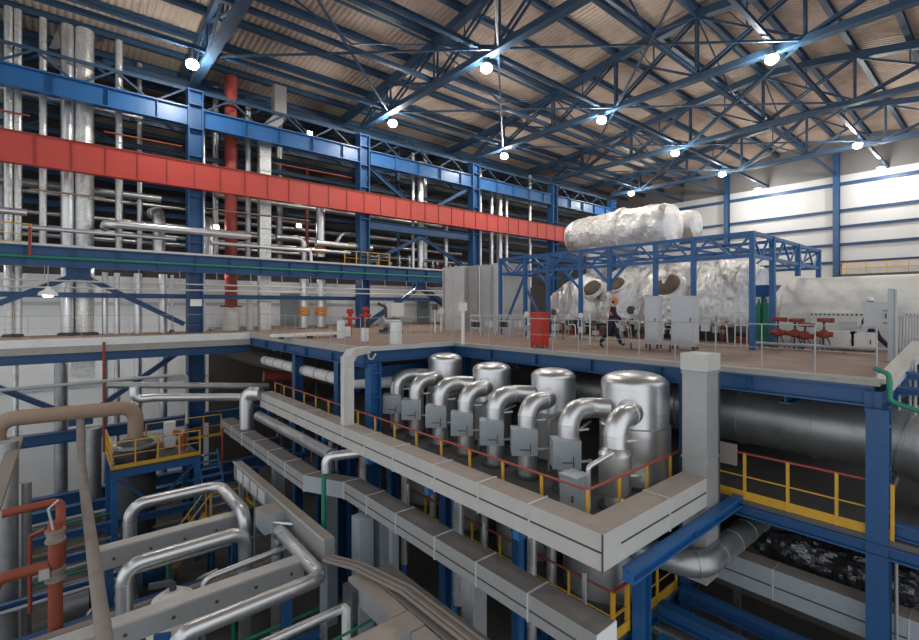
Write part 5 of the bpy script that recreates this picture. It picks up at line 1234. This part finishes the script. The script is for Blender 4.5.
# ================================================================== people
def skin_mesh(name, nodes, edges, m, root, rad, sub=1, rootnode=None):
    keys = list(nodes); idx = {k: i for i, k in enumerate(keys)}
    me = bpy.data.meshes.new(name)
    me.from_pydata([nodes[k] for k in keys], [(idx[p], idx[q]) for p, q in edges], [])
    me.materials.append(M[m])
    o = bpy.data.objects.new(name, me); COL.objects.link(o); o.parent = root
    md = o.modifiers.new('Skin', 'SKIN'); md.use_smooth_shade = True
    for k, i in idx.items():
        r = rad[k]; me.skin_vertices[0].data[i].radius = r if isinstance(r, tuple) else (r, r)
        me.skin_vertices[0].data[i].use_root = (k == (rootnode or keys[0]))
    s = o.modifiers.new('Subdivision', 'SUBSURF'); s.levels = sub; s.render_levels = sub
    return o

def person(label, loc, yaw, stride, lean, arms, vest, helmet):
    """local frame: +y is the walking direction, z up; stride = (front leg swing, rear leg swing) in radians"""
    root = T('person', label, 'person', loc)
    root.rotation_euler = (0, 0, yaw)
    N, Rr, E = {}, {}, []
    def put(k, p, r): N[k] = V(p); Rr[k] = r
    ht = .92
    put('pelvis', (0, 0, ht), (.135, .105)); put('waist', (0, .01 + lean * .1, 1.08), (.13, .095)); put('chest', (0, .02 + lean * .28, 1.28), (.165, .115))
    put('neckbase', (0, .02 + lean * .42, 1.45), (.085, .07)); put('neck', (0, .035 + lean * .47, 1.52), .055)
    E += [('pelvis', 'waist'), ('waist', 'chest'), ('chest', 'neckbase'), ('neckbase', 'neck')]
    hd = V((0, .06 + lean * .55, 1.64))
    put('jaw', hd + V((0, .015, -.06)), .066); put('skull', hd + V((0, -.005, .03)), (.078, .092)); put('crown', hd + V((0, -.01, .085)), .055)
    E += [('neck', 'jaw'), ('jaw', 'skull'), ('skull', 'crown')]
    for s, nm, (sw, kb) in ((-1, 'a', stride[0]), (1, 'b', stride[1])):
        hip = V((.09 * s, 0, ht - .05)); th = .43; sh = .42
        knee = hip + V((0, math.sin(sw) * th, -math.cos(sw) * th))
        an = sw - kb; ank = knee + V((0, math.sin(an) * sh, -math.cos(an) * sh))
        foot = an + .12 if sw > 0 else an
        toe = ank + V((0, math.cos(foot) * .17, math.sin(foot) * .17 - .03)); heel = ank + V((0, -math.cos(foot) * .05, -math.sin(foot) * .05 - .045))
        put('hip' + nm, hip, (.098, .10)); put('knee' + nm, knee, .062); put('calf' + nm, knee.lerp(ank, .35), .058); put('ankle' + nm, ank, .042)
        put('ball' + nm, ank.lerp(toe, .65) + V((0, 0, -.025)), (.045, .03)); put('toe' + nm, toe, (.035, .025))
        E += [('pelvis', 'hip' + nm), ('hip' + nm, 'knee' + nm), ('knee' + nm, 'calf' + nm), ('calf' + nm, 'ankle' + nm), ('ankle' + nm, 'ball' + nm), ('ball' + nm, 'toe' + nm)]
    for s, nm, (sa, eb) in ((-1, 'a', arms[0]), (1, 'b', arms[1])):
        shd = V((.19 * s, .02 + lean * .36, 1.40)); ua, fa = .29, .25
        el = shd + V((.05 * s, math.sin(sa) * ua, -math.cos(sa) * ua)); wa = sa + eb
        wr = el + V((.0, math.sin(wa) * fa, -math.cos(wa) * fa))
        put('shoulder' + nm, shd, .072); put('elbow' + nm, el, .046); put('wrist' + nm, wr, .031)
        d = (wr - el).normalized(); fw = V((0, math.cos(wa), math.sin(wa))); palm = wr + d * .06
        put('palm' + nm, palm, (.036, .020)); put('knuckle' + nm, palm + d * .035, (.036, .016))
        E += [('chest', 'shoulder' + nm), ('shoulder' + nm, 'elbow' + nm), ('elbow' + nm, 'wrist' + nm), ('wrist' + nm, 'palm' + nm), ('palm' + nm, 'knuckle' + nm)]
        for f, (off, L) in enumerate(((.027, .066), (.009, .075), (-.009, .070), (-.027, .056))):
            p0 = palm + d * .05 + fw * off; p1 = p0 + d * L * .5 - V((s * .008, 0, 0)); p2 = p1 + d * L * .4 - V((s * .022, 0, 0))
            put('f%d1' % f + nm, p0, .0095); put('f%d2' % f + nm, p1, .009); put('f%d3' % f + nm, p2, .008)
            E += [('knuckle' + nm, 'f%d1' % f + nm), ('f%d1' % f + nm, 'f%d2' % f + nm), ('f%d2' % f + nm, 'f%d3' % f + nm)]
        t1 = wr + d * .045 + fw * .042; t2 = t1 + d * .03 + fw * .018 - V((s * .01, 0, 0))
        put('t1' + nm, t1, .011); put('t2' + nm, t2, .009); E += [('palm' + nm, 't1' + nm), ('t1' + nm, 't2' + nm)]
    low = min(min(N['toe' + n].z - .03, N['ball' + n].z - .03, N['ankle' + n].z - .06) for n in 'ab')
    for k in N: N[k] = N[k] - V((0, 0, low))
    skin_mesh('body', N, E, 'skin', root, Rr, 2, 'pelvis')
    def wear(name, keys, edges, m, g, cut={}):
        nn = {k: N[k].copy() for k in keys}
        for k, (p, q, t) in cut.items(): nn[k] = N[p].lerp(N[q], t)
        rr = {}
        for k in nn:
            src = Rr.get(k, Rr[cut[k][0]] if k in cut else .05)
            rr[k] = tuple(x + g for x in src) if isinstance(src, tuple) else src + g
        return skin_mesh(name, nn, edges, m, root, rr, 2, keys[0])
    wear('trousers', ['pelvis', 'hipa', 'hipb', 'kneea', 'kneeb', 'calfa', 'calfb', 'anklea', 'ankleb', 'waist'],
         [('pelvis', 'waist'), ('pelvis', 'hipa'), ('pelvis', 'hipb'), ('hipa', 'kneea'), ('hipb', 'kneeb'), ('kneea', 'calfa'), ('kneeb', 'calfb'), ('calfa', 'anklea'), ('calfb', 'ankleb')], 'navy', .022)
    wear('jacket', ['chest', 'waist', 'pelvis', 'neckbase', 'shouldera', 'shoulderb', 'elbowa', 'elbowb', 'wrista', 'wristb'],
         [('chest', 'waist'), ('waist', 'pelvis'), ('chest', 'neckbase'), ('chest', 'shouldera'), ('chest', 'shoulderb'), ('shouldera', 'elbowa'), ('shoulderb', 'elbowb'), ('elbowa', 'wrista'), ('elbowb', 'wristb')], 'navy', .026)
    if vest:
        wear('vest', ['chest', 'waist', 'neckbase', 'shouldera', 'shoulderb'], [('chest', 'waist'), ('chest', 'neckbase'), ('chest', 'shouldera'), ('chest', 'shoulderb')], vest, .042)
    for n in 'ab': wear('boot', ['ankle' + n, 'ball' + n, 'toe' + n], [('ankle' + n, 'ball' + n), ('ball' + n, 'toe' + n)], 'boot', .014)
    h = N['skull']
    def loc_mesh(mb, name, m):
        me = bpy.data.meshes.new(name); me.from_pydata(mb.v, [], mb.f); me.materials.append(M[m]); me.polygons.foreach_set('use_smooth', mb.s); me.update()
        o = bpy.data.objects.new(name, me); COL.objects.link(o); o.parent = root; return o
    loc_mesh(MB().lathe(h + V((0, -.005, .025)), [(.150, 0), (.150, .012), (.125, .018), (.120, .06), (.10, .10), (.06, .125), (.01, .135)], 24).obox(h + V((0, .14, .028)), (.075, 0, 0), (0, .035, 0), (0, 0, .007)), 'helmet', helmet)
    loc_mesh(MB().ball(h + V((0, -.03, -.005)), .086, .085, .085, 14), 'hair', 'hair')
    loc_mesh(MB().ball(h + V((0, .100, -.04)), .014, .022, .026, 10), 'nose', 'skin')
    for s in (-1, 1):
        loc_mesh(MB().ball(h + V((.032 * s, .088, -.012)), .013, .008, .009, 10), 'eye', 'boot')
        loc_mesh(MB().ball(h + V((.086 * s, .0, -.03)), .012, .022, .032, 10), 'ear', 'skin')
    loc_mesh(MB().ball(h + V((0, .086, -.085)), .026, .010, .007, 10), 'mouth', 'rust_red')
    return root
p = at(611.5, 347.5, z=0)
person('person walking along the deck in orange vest, orange helmet and dark work trousers', (p.x, p.y, 0), math.radians(205), ((.45, .12), (-.38, .25)), .12, ((-.45, .35), (.45, .5)), 'vest', 'helmet_orange')
p = at(873.5, 351.5, z=0)
person('person in dark clothes and white helmet striding past behind the grey instrument box', (p.x, p.y, 0), math.radians(30), ((.48, .1), (-.40, .3)), .10, ((-.15, .2), (.2, .25)), None, 'helmet_white')
# ================================================================== light
w = bpy.data.worlds.new('world'); SC.world = w; w.use_nodes = True
bg = w.node_tree.nodes['Background']; bg.inputs['Color'].default_value = (.90, .95, 1.0, 1); bg.inputs['Strength'].default_value = .64
SC.view_settings.view_transform = 'Standard'; SC.view_settings.look = 'None'; SC.view_settings.gamma = 1.0
SC.view_settings.use_curve_mapping = False
SC.view_settings.exposure = 0.62
